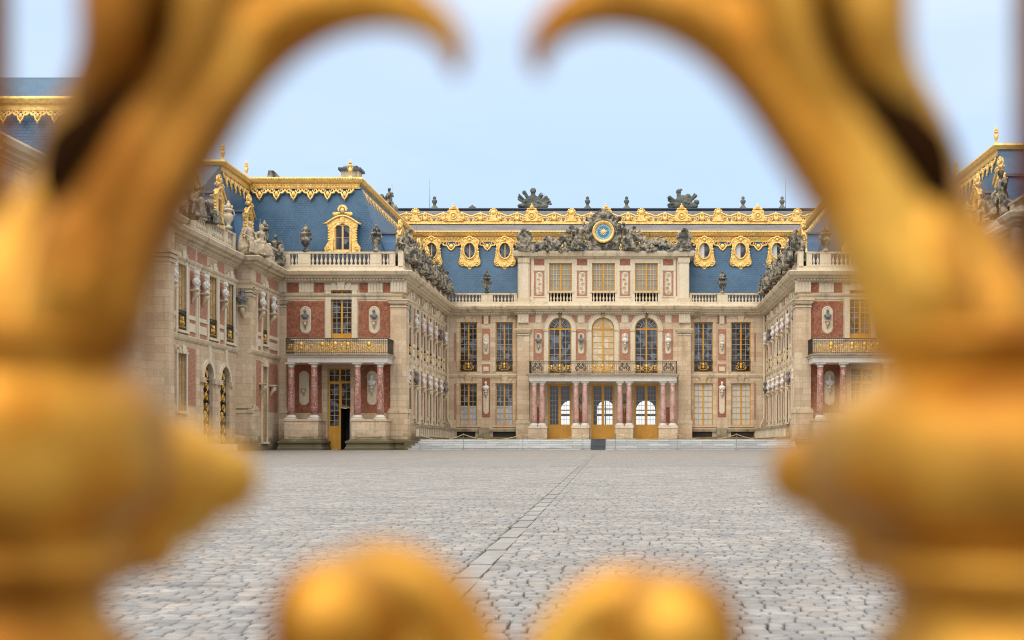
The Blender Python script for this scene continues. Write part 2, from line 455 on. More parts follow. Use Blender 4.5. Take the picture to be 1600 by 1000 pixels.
    def parts(s, name, parent):
        """one object for every piece begun with cut()"""
        c = [(0, 0)] + s.cuts + [(len(s.v), len(s.f))]
        for (a, b), (d, e) in zip(c, c[1:]):
            if e <= b: continue
            m = MB(); m.mats = list(s.mats); m.v = s.v[a:d]; m.f = [tuple(i - a for i in f) for f in s.f[b:e]]; m.mi = s.mi[b:e]; m.sm = s.sm[b:e]
            used = sorted(set(m.mi)); m.mats = [s.mats[i] for i in used]; m.mi = [used.index(i) for i in m.mi]
            m.build(name, parent)
    def build(s, name, parent=None, loc=None):
        me = bpy.data.meshes.new(name)
        if loc is not None:
            s.v = [(a - loc[0], b - loc[1], c - loc[2]) for a, b, c in s.v]
        me.from_pydata(s.v, [], s.f)
        me.polygons.foreach_set('material_index', s.mi)
        me.polygons.foreach_set('use_smooth', s.sm)
        for m in s.mats: me.materials.append(M[m])
        me.update()
        o = bpy.data.objects.new(name, me); COL.objects.link(o)
        if parent is not None: o.parent = parent
        if loc is not None: o.location = loc
        return o

def tag(o, label=None, cat=None, group=None, kind=None):
    if label: o['label'] = label
    if cat: o['category'] = cat
    if group: o['group'] = group
    if kind: o['kind'] = kind
    return o
def empty(name, label, cat, group=None, loc=(0, 0, 0)):
    o = bpy.data.objects.new(name, None); COL.objects.link(o); o.location = loc
    return tag(o, label, cat, group)
def place(src, loc, rz=0, label=None, cat=None, group=None, sc=1.0, parent=None, mat=None):
    o = src.copy()
    if mat:
        o.data = src.data.copy() if False else src.data
    COL.objects.link(o); o.location = loc; o.rotation_euler = (0, 0, rz)
    o.scale = (sc, sc, sc) if not hasattr(sc, '__len__') else sc
    if parent is not None: o.parent = parent
    tag(o, label, cat, group)
    return o

def sculpt(name, fill, voxel, mat, smooth=2, rough=0.0, seed=0):
    """join many overlapping forms into one continuous carved surface"""
    mb = MB(); fill(mb)
    me = bpy.data.meshes.new('tmp'); me.from_pydata(mb.v, [], mb.f); me.update()
    bm = bmesh.new(); bm.from_mesh(me)
    bmesh.ops.remove_doubles(bm, verts=bm.verts, dist=1e-6)
    bmesh.ops.recalc_face_normals(bm, faces=bm.faces); bm.to_mesh(me); bm.free()
    o = bpy.data.objects.new('tmp', me); COL.objects.link(o)
    md = o.modifiers.new('r', 'REMESH'); md.mode = 'VOXEL'; md.voxel_size = voxel
    if smooth:
        sm = o.modifiers.new('s', 'SMOOTH'); sm.iterations = smooth; sm.factor = .5
    bpy.context.view_layer.update()
    out = bpy.data.meshes.new_from_object(o.evaluated_get(bpy.context.evaluated_depsgraph_get()))
    out.name = name
    bpy.data.objects.remove(o); bpy.data.meshes.remove(me)
    if rough:
        off = Vector((seed * 3.1, seed, 0))
        for v in out.vertices:
            q = noise.fractal(v.co * (1.1 / rough * .12) + off, 1.0, 2.0, 3)
            v.co += v.normal * q * rough
    out.polygons.foreach_set('use_smooth', [True] * len(out.polygons))
    out.materials.clear(); out.materials.append(M[mat])
    ob = bpy.data.objects.new(name, out)
    return ob

# ---------------------------------------------------------------- wall kit
def wall(parent, F, u0, u1, z0, z1, holes, mat='stone', depth=.4, name='wall', reveal=None):
    """a wall face with true openings and their reveals; hole = (u0,u1,z0,z1,arched)"""
    mb = MB(); reveal = reveal or mat
    us = sorted({u0, u1} | {h[0] for h in holes} | {h[1] for h in holes})
    zs = sorted({z0, z1} | {h[2] for h in holes} | {h[3] for h in holes})
    us = [u for u in us if u0 <= u <= u1]; zs = [z for z in zs if z0 <= z <= z1]
    for a, b in zip(us, us[1:]):
        start = None
        for c, d in zip(zs, zs[1:]):
            mu, mz = (a + b) / 2, (c + d) / 2
            inside = any(h[0] < mu < h[1] and h[2] < mz < h[3] for h in holes)
            if not inside and start is None: start = c
            if inside and start is not None:
                mb.quad([F(a, start), F(b, start), F(b, c), F(a, c)], mat); start = None
        if start is not None:
            mb.quad([F(a, start), F(b, start), F(b, z1), F(a, z1)], mat)
    for h in holes:
        a, b, c, d = h[:4]; arch = h[4] if len(h) > 4 else False
        zt = d - (b - a) / 2 if arch else d
        mb.quad([F(a, c), F(a, zt), F(a, zt, -depth), F(a, c, -depth)], reveal)
        mb.quad([F(b, c), F(b, zt), F(b, zt, -depth), F(b, c, -depth)], reveal)
        mb.quad([F(a, c), F(b, c), F(b, c, -depth), F(a, c, -depth)], reveal)
        if not arch:
            mb.quad([F(a, d), F(b, d), F(b, d, -depth), F(a, d, -depth)], reveal)
        else:
            r = (b - a) / 2; m = (a + b) / 2; N = 14
            arc = [(m - r * math.cos(pi * i / N), zt + r * math.sin(pi * i / N)) for i in range(N + 1)]
            for i in range(N):
                p, q = arc[i], arc[i + 1]
                mb.quad([F(p[0], p[1]), F(q[0], q[1]), F(q[0], d), F(p[0], d)], mat)
                mb.quad([F(*p), F(*q), F(q[0], q[1], -depth), F(p[0], p[1], -depth)], reveal)
    return mb.build(name, parent)

def window(parent, F, u0, u1, z0, z1, cols=2, rows=8, pane='pane', n=-.22, arch=False, frame='ochre', munt='muntin',
           panel=0.0, fw=.09, name='window', transom=None, mw=.15, leaves=2, panename='pane'):
    mb = MB(); r = (u1 - u0) / 2; zs = z1 - r if arch else z1; um = (u0 + u1) / 2
    mb.box(F, u0, u0 + fw, z0, zs, n - .06, n + .05, frame)
    mb.box(F, u1 - fw, u1, z0, zs, n - .06, n + .05, frame)
    mb.box(F, u0 + fw, u1 - fw, z0, z0 + fw, n - .06, n + .05, frame)
    if arch:
        mb.ring(F, um, zs, r, r - fw, n - .06, n + .05, frame, 0, pi, 20)
        mb.box(F, u0 + fw, u1 - fw, zs - fw * .7, zs + fw * .7, n - .05, n + .06, frame)
        mb.ring(F, um, zs + fw * .7, r * .52, r * .52 - .035, n - .03, n + .02, munt, 0, pi, 14)
        for k in range(1, 8):
            a = pi * k / 8
            if k == 4: continue
            p0, p1 = (r * .1, r - fw)
            c, s_ = math.cos(a), math.sin(a)
            mb.prism(F, [(um + p0 * c - .018 * s_, zs + fw * .7 + p0 * s_ + .018 * c), (um + p1 * c - .018 * s_, zs + p1 * s_ + .018 * c),
                         (um + p1 * c + .018 * s_, zs + p1 * s_ - .018 * c), (um + p0 * c + .018 * s_, zs + fw * .7 + p0 * s_ - .018 * c)], n - .03, n + .02, munt)
        mb.box(F, um - mw / 2, um + mw / 2, zs + fw * .7, z1 - fw, n - .055, n + .055, frame)
    else:
        mb.box(F, u0 + fw, u1 - fw, z1 - fw, z1, n - .06, n + .05, frame)
    zt = zs - (fw * .7 if arch else fw); zb = z0 + fw
    if transom:
        mb.box(F, u0 + fw, u1 - fw, transom - .09, transom + .09, n - .05, n + .06, frame)
    if panel:
        mb.box(F, u0 + fw, u1 - fw, zb, zb + panel, n - .05, n + .03, frame)
        w2 = (u1 - u0 - 2 * fw - mw) / 2
        for k in (0, 1):
            a = u0 + fw + k * (w2 + mw)
            mb.box(F, a + .12, a + w2 - .12, zb + .12, zb + panel - .12, n + .03, n + .055, frame)
        zb += panel
    if leaves == 2:
        mb.box(F, um - mw / 2, um + mw / 2, zb, zt, n - .055, n + .06, frame)
        spans = [(u0 + fw, um - mw / 2), (um + mw / 2, u1 - fw)]
    else:
        spans = [(u0 + fw, u1 - fw)]
    for a, b in spans:
        for k in range(1, cols):
            u = a + (b - a) * k / cols
            mb.box(F, u - .02, u + .02, zb, zt, n - .03, n + .025, munt)
        for k in range(1, rows):
            z = zb + (zt - zb) * k / rows
            mb.box(F, a, b, z - .02, z + .02, n - .035, n + .03, munt)
    w = mb.build(name, parent)
    if pane:
        g = MB()
        panes = pane if isinstance(pane, list) else [(pane, zb - panel if False else z0 + panel, z1)]
        for pm, a, b in panes:
            if arch and b >= zs:
                N = 16
                pts = [(u0, a), (u1, a), (u1, zs)] + [(um + r * math.cos(pi * i / N), zs + r * math.sin(pi * i / N)) for i in range(1, N)] + [(u0, zs)]
            else:
                pts = [(u0, a), (u1, a), (u1, b), (u0, b)]
            g.quad([F(u, z, n - .02) for u, z in pts], pm)
        g.build(panename, w)
    return w

def surround(mb, F, u0, u1, z0, z1, w=.28, n=.07, mat='pale', key=True, sill=True):
    mb.cut()
    mb.box(F, u0 - w, u0, z0, z1, -.05, n, mat); mb.box(F, u1, u1 + w, z0, z1, -.05, n, mat)
    mb.box(F, u0 - w - .06, u1 + w + .06, z1, z1 + w, -.05, n + .02, mat)
    if key:
        m = (u0 + u1) / 2
        mb.prism(F, [(m - .22, z1 + .01), (m + .22, z1 + .01), (m + .34, z1 + w + .35), (m - .34, z1 + w + .35)], -.04, n + .12, mat)
        for s in (-1, 1):
            mb.prism(F, [(m + s * .36, z1 + .02), (m + s * .62, z1 + .02), (m + s * .82, z1 + w + .16), (m + s * .46, z1 + w + .16)], -.04, n + .06, mat)
    if sill:
        mb.box(F, u0 - w, u1 + w, z0 - .16, z0, -.05, n + .12, mat)

def pilaster(mb, F, u0, u1, zb=3.8, zt=12.85, n=.25, base=.87, mat='stone'):
    mb.cut()
    mb.box(F, u0, u1, zb + .35, zt - .65, -.1, n, mat)
    for a, b, q in ((.65, .58, .06), (.58, .5, .02), (.42, .3, .08), (.3, .12, .16), (.12, 0, .24)):
        mb.box(F, u0 - q, u1 + q, zt - a, zt - b, -.1, n + q, 'trim')
    mb.box(F, u0 - .12, u1 + .12, zb + .18, zb + .35, -.1, n + .14, 'trim')
    mb.box(F, u0 - .2, u1 + .2, zb, zb + .18, -.1, n + .2, 'trim')
    mb.box(F, u0 - .14, u1 + .14, base, zb, -.1, n + .15, mat)

def fluted(mb, F, u0, u1, z0, z1, n=.1):
    """triglyph-like block of upright ribs"""
    mb.cut()
    k = max(2, round((u1 - u0) / .24)); w = (u1 - u0) / k
    mb.box(F, u0, u1, z0, z1, -.05, n - .05, 'pale')
    for i in range(k):
        mb.box(F, u0 + w * (i + .14), u0 + w * (i + .86), z0 + .06, z1 - .05, n - .06, n, 'pale')

def baluster(mb, c, h, s=1.0, mat='pale', seg=8):
    pr = [(.085, 0), (.085, .06), (.05, .1), (.06, .16), (.10, .3), (.105, .38), (.07, .52), (.04, .7), (.045, .8), (.07, .84), (.05, .88), (.085, .94), (.085, 1)]
    mb.lathe(c, [(r * s, z * h) for r, z in pr], seg, mat)

def balustrade(parent, F, u0, u1, z0, z1, n, peds, pitch=.33, pw=1.1, name='balustrade', corner=True, seg=8):
    """peds: list of (u0,u1) solid blocks"""
    mb = MB(); rail = .16
    mb.box(F, u0, u1, z1 - rail, z1, n - .22, n + .22, 'trim')
    mb.box(F, u0, u1, z0, z0 + .1, n - .2, n + .2, 'pale')
    xs = sorted(peds); cur = u0
    for a, b in xs:
        mb.box(F, a, b, z0 + .1, z1 - rail, n - .19, n + .19, 'pale')
        mb.box(F, a + .12, b - .12, z0 + .2, z1 - rail - .08, n + .15, n + .21, 'pale')
    segs = []
    for a, b in xs:
        if a - cur > .3: segs.append((cur, a))
        cur = b
    if u1 - cur > .3: segs.append((cur, u1))
    for a, b in segs:
        k = max(1, round((b - a) / pitch))
        for i in range(k):
            u = a + (b - a) * (i + .5) / k
            baluster(mb, F(u, z0 + .1, n), z1 - rail - z0 - .1, 1.15, 'pale', seg)
    return mb.build(name, parent)

def spiral(F, cu, cz, r, turns, a0, d=1, n=0, k=12, r1=.25):
    N = int(k * turns) + 1
    return [F(cu + d * (r * (1 - (1 - r1) * i / N)) * math.cos(a0 + 2 * pi * turns * i / N), cz + (r * (1 - (1 - r1) * i / N)) * math.sin(a0 + 2 * pi * turns * i / N), n) for i in range(N + 1)]

def railing(parent, F, u0, u1, z0, z1, n, gold, name='balcony_railing', pitch=.16, ends=0.0, dense=False):
    """wrought iron balcony front with gilded ornaments at the given u positions"""
    mb = MB(); h = z1 - z0
    mb.box(F, u0, u1, z1 - .06, z1, n - .035, n + .035, 'iron')
    mb.box(F, u0, u1, z1 - .2, z1 - .17, n - .015, n + .015, 'iron')
    mb.box(F, u0, u1, z0 + .06, z0 + .1, n - .025, n + .025, 'iron')
    k = max(2, round((u1 - u0) / pitch))
    for i in range(k + 1):
        u = u0 + (u1 - u0) * i / k
        mb.box(F, u - .012, u + .012, z0, z1, n - .012, n + .012, 'iron')
        if i < k:
            um = u + (u1 - u0) / k / 2
            mb.tube(spiral(F, um, z1 - .28, .065, 1.2, 0, (-1) ** i, n, 8), .014, 4, 'iron')
            mb.tube(spiral(F, um, z0 + .25, .07, 1.2, pi, (-1) ** i, n, 8), .014, 4, 'goldiron' if dense else 'iron')
    if ends:
        for u in (u0, u1):
            G = (lambda a, z, m, u=u: F(u + m, z, n - a))
            mb.box(F, u - .03, u + .03, z1 - .06, z1, n - ends, n, 'iron')
            for i in range(int(ends / .16)):
                mb.box(F, u - .012, u + .012, z0, z1, n - ends + i * .16, n - ends + i * .16 + .024, 'iron')
    r = mb.build(name, parent)
    g = MB()
    for u, s in gold:
        g.cut()
        zc = z0 + h * .48
        g.ball(F(u, zc + .12 * s, n + .06), (.13 * s, .07, .17 * s), 'goldiron')
        g.ball(F(u, zc - .108 * s, n + .05), (.11 * s, .05, .12 * s), 'goldiron')
        for d in (-1, 1):
            g.tube(spiral(F, u + d * .30 * s, zc - .12 * s, .17 * s, 1.4, -pi / 2, d, n + .04), .028 * s, 5, 'goldiron')
            g.tube(spiral(F, u + d * .26 * s, zc + .2 * s, .11 * s, 1.3, pi / 2, d, n + .04), .022 * s, 5, 'goldiron')
            g.tube([F(u, zc - .3 * s, n + .04), F(u + d * .2 * s, zc - .34 * s, n + .05), F(u + d * .44 * s, zc - .22 * s, n + .04)], .022 * s, 5, 'goldiron')
    g.parts('gilded_ornament', r)
    return r

def lambrequin(mb, F, u0, u1, zt, h, pitch, n, mat='gold', slope=0.0):
    """pierced hanging fringe; slope moves it outwards as it drops"""
    mb.cut()
    k = max(1, round((u1 - u0) / pitch)); w = (u1 - u0) / k
    G = lambda u, z, q=0: F(u, z, n + q + (zt - z) * slope)
    for i in range(k):
        c = u0 + w * (i + .5)
        mb.tube([G(c - w / 2, zt - .12 * h), G(c - w * .36, zt - .42 * h), G(c - w * .2, zt - .42 * h), G(c - w * .1, zt - .78 * h), G(c, zt - .98 * h),
                 G(c + w * .1, zt - .78 * h), G(c + w * .2, zt - .42 * h), G(c + w * .36, zt - .42 * h), G(c + w / 2, zt - .12 * h)], .07 * w ** .5, 5, mat)
        mb.ball(G(c, zt - h), (.07, .06, .1), mat, 6, 4)
        mb.ball(G(c, zt - .5 * h, .03), (.12 * w, .07, .24 * h), mat, 6, 5)
        for d in (-1, 1):
            mb.tube(spiral(G, c + d * .26 * w, zt - .2 * h, .15 * w, 1.2, pi, d, 0, 9), .055, 4, mat)
            mb.ball(G(c + d * .5 * w, zt - .14 * h), (.09, .07, .12), mat, 6, 4)
            mb.ball(G(c + d * .12 * w, zt - .2 * h), (.06, .05, .08), mat, 6, 4)

def niche_plaque(mb, F, u, z, w, h, n=.05, mat='pale'):
    """long plaque with rounded ends"""
    mb.cut()
    r = w / 2; N = 8
    pts = [(u + r * math.cos(pi * i / N), z + h / 2 - r + r * math.sin(pi * i / N)) for i in range(N + 1)]
    pts += [(u - r * math.cos(pi * i / N), z - h / 2 + r - r * math.sin(pi * i / N)) for i in range(N + 1)]
    mb.prism(F, pts, -.04, n, mat)
    path = [F(a * .86 + u * .14, z + (b - z) * .93, n + .01) for a, b in pts]
    mb.tube(path, .03, 4, mat, closed=True)

def console(mb, F, u, z, s=1.0, mat='trim', n=0.0):
    """scroll bracket; z is the top, where a bust stands"""
    mb.cut()
    mb.box(F, u - .26 * s, u + .26 * s, z - .09 * s, z, n - .02, n + .56 * s, mat)
    mb.box(F, u - .2 * s, u + .2 * s, z - .16 * s, z - .09 * s, n - .02, n + .46 * s, mat)
    mb.tube([F(u, z - .2 * s, n + .36 * s), F(u, z - .34 * s, n + .38 * s), F(u, z - .5 * s, n + .24 * s), F(u, z - .72 * s, n + .1 * s), F(u, z - 1.0 * s, n + .05 * s)],
            [.17 * s, .19 * s, .15 * s, .1 * s, .03 * s], 7, mat)
    for d in (-1, 1):
        mb.tube(spiral(F, u + d * .13 * s, z - .28 * s, .1 * s, 1.2, 0, d, n + .34 * s, 8), .035 * s, 4, mat)

def column(parent, c, z0, z1, r, name='column', mat='redmarble'):
    h = z1 - z0; mb = MB()
    mb.lathe((c[0], c[1], z0), [(r * 1.0, .0), (r * 1.02, h * .15), (r * 1.0, h * .4), (r * .9, h * .8), (r * .84, h)], 20, mat)
    o = mb.build(name, parent)
    b = MB()
    b.box(front(0), c[0] - r * 1.5, c[0] + r * 1.5, z0 - .34, z0 - .22, -c[1] - r * 1.5, -c[1] + r * 1.5, 'white')
    b.lathe((c[0], c[1], z0 - .22), [(r * 1.42, 0), (r * 1.46, .05), (r * 1.4, .1), (r * 1.18, .12), (r * 1.22, .17), (r * 1.05, .22)], 20, 'white')
    b.build('base', o)
    k = MB()
    k.lathe((c[0], c[1], z1), [(r * .86, 0), (r * .95, .03), (r * .88, .06), (r * .88, .12), (r * 1.2, .22), (r * 1.24, .25)], 20, 'white')
    k.box(front(0), c[0] - r * 1.35, c[0] + r * 1.35, z1 + .25, z1 + .36, -c[1] - r * 1.35, -c[1] + r * 1.35, 'white')
    k.build('capital', o)
    return o

def dormer(parent, F, u, z0, n, w=2.75, h=3.55, name='dormer', deep=1.6, slim=False):
    """gilded roof window with scrolled sides and an arched head"""
    b = MB(); hw = w / 2; ow = w * .21; oz0 = z0 + .18; oz1 = z0 + h * .52
    b.box(F, u - hw * .74, u + hw * .74, z0, z0 + h * .62, n - deep, n - .05, 'bluelead')
    b.box(F, u - hw * .9, u + hw * .9, z0 + h * .62, z0 + h * .66, n - deep - .3, n, 'lead')
    o = b.build(name, parent)
    g = MB()
    # jambs with outline scrolls
    for d in (-1, 1):
        pts = [(u + d * ow, z0), (u + d * hw * .98, z0), (u + d * hw * 1.02, z0 + h * .1), (u + d * hw * .84, z0 + h * .2), (u + d * hw * .74, z0 + h * .3), (u + d * hw * .76, z0 + h * .46), (u + d * hw * .84, z0 + h * .55), (u + d * ow, z0 + h * .55)]
        g.prism(F, pts if d > 0 else pts[::-1], n - .12, n + .12, 'gold')
        g.tube(spiral(F, u + d * hw * .8, z0 + h * .09, .2, 1.5, -pi / 2, d, n + .14), .05, 6, 'gold')
        for k in range(5):
            g.ball(F(u + d * hw * .78, z0 + h * (.26 + .055 * k), n + .1), (.1, .1, .09), 'gold', 6, 5)
        g.tube([F(u + d * (ow + .1), z0 + .05, n + .13), F(u + d * (ow + .1), oz1, n + .13)], .05, 5, 'gold')
    g.ring(F, u, oz1 - .06, ow + .45, ow, n - .12, n + .13, 'gold', 0, pi, 14, .55)
    # arched head
    N = 14; top = [(u - hw * .86 + 2 * hw * .86 * i / N, z0 + h * .60 + math.sin(pi * i / N) * h * .15) for i in range(N + 1)]
    low = [(u + hw * .84, z0 + h * .53), (u + ow + .3, z0 + h * .53), (u + ow * .7, z0 + h * .62), (u, z0 + h * .64), (u - ow * .7, z0 + h * .62), (u - ow - .3, z0 + h * .53), (u - hw * .84, z0 + h * .53)]
    g.prism(F, top + low, n - .12, n + .16, 'gold')
    g.tube([F(u - hw * 1.05, z0 + h * .585, n + .2)] + [F(a, b_ + .05, n + .22) for a, b_ in top] + [F(u + hw * 1.05, z0 + h * .585, n + .2)], .085, 6, 'gold')
    # crest: scallop with a head and wings
    g.ring(F, u, z0 + h * .89, .36, .24, n - .05, n + .2, 'gold', -.3, pi + .3, 12)
    g.ball(F(u, z0 + h * .88, n + .12), (.19, .16, .24), 'gold')
    for d in (-1, 1):
        for k in range(3):
            g.ball(F(u + d * (.3 + .17 * k), z0 + h * (.82 - .012 * k), n + .1), (.2, .1, .12 + .04 * (k == 1)), 'gold', 7, 5)
        g.tube(spiral(F, u + d * .62, z0 + h * .8, .17, 1.3, 0, d, n + .12), .05, 5, 'gold')
    for k in range(9):
        a = pi * (k + .5) / 9
        g.ball(F(u - .37 * math.cos(a), z0 + h * .89 + .37 * math.sin(a), n + .1), (.07, .07, .07), 'gold', 6, 4)
    g.box(F, u - .14, u + .14, z0 + h * .62, z0 + h * .74, n + .1, n + .26, 'gold')
    g.box(F, u - ow - .1, u + ow + .1, z0 + .0, z0 + .16, n - .1, n + .2, 'gold')
    g.build('gilded_frame', o)
    window(o, F, u - ow, u + ow, oz0, oz1 + .22, 1, 2, 'pane', n - .02, frame='paleochre', fw=.07, mw=.14)
    return o

def oeil(parent, F, u, zc, n, mat='gold', open_half=False):
    """oval gilded roof window"""
    mb = MB()
    hw, up, dn = 1.02, 1.25, 1.75
    half = [(.0, -dn - .25), (.18, -dn - .05), (.5, -dn + .22), (.78, -dn + .1), (1.08, -dn + .3), (1.12, -dn + .62), (.98, -.75), (.9, -.3), (.82, .2), (.86, .62), (1.0, .95), (.85, 1.1), (.5, 1.32), (.0, 1.42)]
    outer = half + [(-a, b) for a, b in half[-2:0:-1]]
    N = len(outer); inner = []
    for a, b in outer:
        t = math.atan2(b, a); inner.append((.56 * math.cos(t), .78 * math.sin(t)))
    vs = []; fs = []
    for q in (n - .25, n + .12):
        vs += [F(u + a, zc + b, q) for a, b in outer] + [F(u + a, zc + b, q) for a, b in inner]
    for i in range(N):
        j = (i + 1) % N
        fs.append((2 * N + i, 2 * N + j, 3 * N + j, 3 * N + i)); fs.append((i, j, 2 * N + j, 2 * N + i)); fs.append((N + i, N + j, 3 * N + j, 3 * N + i))
    mb.add(vs, fs, mat)
    el = lambda r, q, a0=0, a1=2 * pi, k=24: [F(u + r * .72 * math.cos(a0 + (a1 - a0) * i / k), zc + r * math.sin(a0 + (a1 - a0) * i / k), q) for i in range(k)]
    mb.tube(el(.84, n + .16), .085, 6, mat, True); mb.tube(el(1.06, n + .1), .05, 5, mat, True)
    mb.tube([F(u + a * .97, zc + b * .97, n + .13) for a, b in half[1:]], .06, 5, mat)
    mb.tube([F(u - a * .97, zc + b * .97, n + .13) for a, b in half[1:]], .06, 5, mat)
    for d in (-1, 1):
        mb.tube(spiral(F, u + d * .85, zc - 1.25, .2, 1.4, -pi / 2, d, n + .16), .055, 5, mat)
        mb.tube(spiral(F, u + d * .78, zc + .95, .16, 1.4, pi / 2, d, n + .14), .05, 5, mat)
        for k in range(4):
            mb.ball(F(u + d * (.2 + .16 * k), zc - 1.62 + .03 * k * k, n + .14), (.1, .09, .13), mat, 6, 4)
            mb.ball(F(u + d * (.93 - .02 * k), zc - .75 + .3 * k, n + .1), (.09, .09, .12), mat, 6, 4)
    mb.ball(F(u, zc - 1.5, n + .14), (.2, .12, .25), mat, 8, 6); mb.ball(F(u, zc - 2.02, n + .05), (.12, .1, .14), mat, 6, 5)
    for k in range(7):
        a = pi * (k + 1) / 8
        mb.ball(F(u + .3 * math.cos(a), zc + 1.12 + .3 * math.sin(a), n + .16), (.09, .09, .11), mat, 6, 4)
    mb.ball(F(u, zc + 1.1, n + .2), (.15, .12, .17), mat, 8, 6)
    o = mb.build('oval_dormer', parent)
    w = MB()
    K = 20; pts = [(u + .6 * math.cos(2 * pi * i / K), zc + .84 * math.sin(2 * pi * i / K)) for i in range(K)]
    if open_half:
        L = [p for p in pts if p[0] <= u + 1e-6]; Rr = [p for p in pts if p[0] >= u - 1e-6]
        L.sort(key=lambda p: p[1]); Rr.sort(key=lambda p: -p[1])
        w.quad([F(a, b, n - .1) for a, b in L], 'whitepaint'); w.quad([F(a, b, n - .14) for a, b in Rr], 'pane')
    else:
        w.quad([F(a, b, n - .12) for a, b in pts], 'pane')
        w.box(F, u - .05, u + .05, zc - .8, zc + .8, n - .12, n - .06, 'paleochre')
    w.build('pane', o)
    return o

def cresting(parent, F, u0, u1, z0, n, bigs, meds):
    mb = MB()
    mb.box(F, u0, u1, z0, z0 + .16, n - .18, n + .2, 'gold'); mb.box(F, u0, u1, z0 + .16, z0 + .3, n - .12, n + .1, 'gold')
    pitch = 1.98; k = round((u1 - u0) / pitch); w = (u1 - u0) / k; wav = []
    for i in range(k * 12 + 1):
        t = i / 12; wav.append(F(u0 + w * t, z0 + 1.02 + .14 * math.cos(2 * pi * t + pi), n))
    mb.tube(wav, .085, 5, 'gold')
    for i in range(k):
        c = u0 + w * (i + .5)
        for d in (-1, 1):
            mb.tube(spiral(F, c + d * .5, z0 + .58, .29, 1.6, -pi / 2, d, n, 11), .07, 4, 'gold')
            mb.tube([F(c + d * .08, z0 + .3, n), F(c + d * .2, z0 + .62, n), F(c + d * .12, z0 + .95, n)], .07, 4, 'gold')
            mb.tube(spiral(F, c + d * .85, z0 + .78, .14, 1.2, pi / 2, -d, n, 9), .06, 4, 'gold')
            mb.ball(F(c + d * .17, z0 + .98, n), (.08, .06, .14), 'gold', 6, 4)
            mb.ball(F(c + d * .75, z0 + .4, n), (.16, .08, .13), 'gold', 6, 4)
            mb.ball(F(c + d * .33, z0 + .82, n), (.1, .07, .12), 'gold', 6, 4)
            mb.ball(F(c + d * .62, z0 + 1.02, n), (.14, .07, .07), 'gold', 6, 4)
        mb.ball(F(c, z0 + 1.1, n + .02), (.13, .09, .24), 'gold', 6, 5)
        mb.ball(F(c, z0 + .6, n + .04), (.17, .09, .24), 'gold', 6, 5)
    # low backing plate so the scrolls read as dense work
    o = mb.build('gilded_cresting', parent)
    for u in bigs:
        b = MB()
        b.prism(F, [(u - 1.05, z0 + .3), (u + 1.05, z0 + .3), (u + .78, z0 + .62), (u + .62, z0 + 1.1), (u + .46, z0 + 1.45), (u - .46, z0 + 1.45), (u - .62, z0 + 1.1), (u - .78, z0 + .62)], n - .2, n + .26, 'gold')
        b.tube([F(u + .32 * math.cos(2 * pi * i / 14), z0 + .85 + .32 * math.sin(2 * pi * i / 14), n + .3) for i in range(14)], .07, 5, 'gold', True)
        b.ball(F(u, z0 + .85, n + .28), (.2, .12, .2), 'gold')
        for d in (-1, 1):
            b.tube(spiral(F, u + d * .74, z0 + .5, .2, 1.4, -pi / 2, d, n + .28), .055, 5, 'gold')
            b.tube(spiral(F, u + d * .46, z0 + 1.3, .16, 1.4, -pi / 2, d, n + .26), .05, 5, 'gold')
        for i in range(7):
            b.ball(F(u - .42 + .14 * i, z0 + 1.58 + .10 * math.sin(pi * i / 6), n), (.1, .18, .13), 'gold', 6, 5)
        b.ball(F(u, z0 + 1.85, n), (.22, .2, .17), 'gold'); b.ball(F(u, z0 + 2.08, n), (.09, .09, .13), 'gold', 6, 5)
        b.build('gilded_trophy', o)
    for u in meds:
        b = MB()
        b.prism(F, [(u - .6, z0 + .3), (u + .6, z0 + .3), (u + .28, z0 + .75), (u + .22, z0 + 1.1), (u - .22, z0 + 1.1), (u - .28, z0 + .75)], n - .15, n + .2, 'gold')
        b.ball(F(u, z0 + 1.22, n + .1), (.3, .2, .3), 'gold', 10, 7)
        for i in range(11):
            a = 2 * pi * i / 11
            b.ball(F(u + .38 * math.cos(a), z0 + 1.22 + .38 * math.sin(a), n + .05), (.12, .1, .12), 'gold', 6, 4)
        b.build('gilded_rosette', o)
    return o

# ---------------------------------------------------------------- levels shared by the whole court
ZG, ZF = 0.87, 1.73            # forecourt and marble court floors
DF, DW, DR = 101.7, 101.95, 127.5
XL, XR = -17.95, 13.85         # inner court walls
XO, XO2 = -27.6, -28.6         # outer left wall, advanced and set back
XQ, XQ2 = 23.5, 24.5           # the same on the right
CORNICE = [(14.18, -.3), (14.18, .06), (14.3, .12), (14.3, .2), (14.42, .24), (14.5, .5), (14.62, .55), (14.72, .78), (14.98, .9), (15.07, .86), (15.07, -.3)]
ARCHITR = [(12.85, -.2), (12.85, .05), (13.05, .08), (13.1, .14), (13.22, .2), (13.3, .2), (13.32, -.2)]
STRING = [(7.98, -.2), (7.98, .05), (8.1, .12), (8.28, .16), (8.34, .12), (8.34, -.2)]
PARAPET = [(15.07, -.5), (15.07, .2), (15.2, .2), (15.24, .12), (15.48, .12), (15.48, -.5)]
BASEM = [(.6, -.2), (.6, .42), (1.0, .42), (1.12, .34), (1.3, .3), (1.42, .4), (1.55, .38), (1.62, .16), (1.72, .1), (1.72, -.2)]

def dentils(mb, F, u0, u1, n=.0):
    mb.cut()
    k = round((u1 - u0) / .26); w = (u1 - u0) / k
    for i in range(k):
        mb.box(F, u0 + w * (i + .22), u0 + w * (i + .78), 14.31, 14.44, n + .1, n + .36, 'pale')

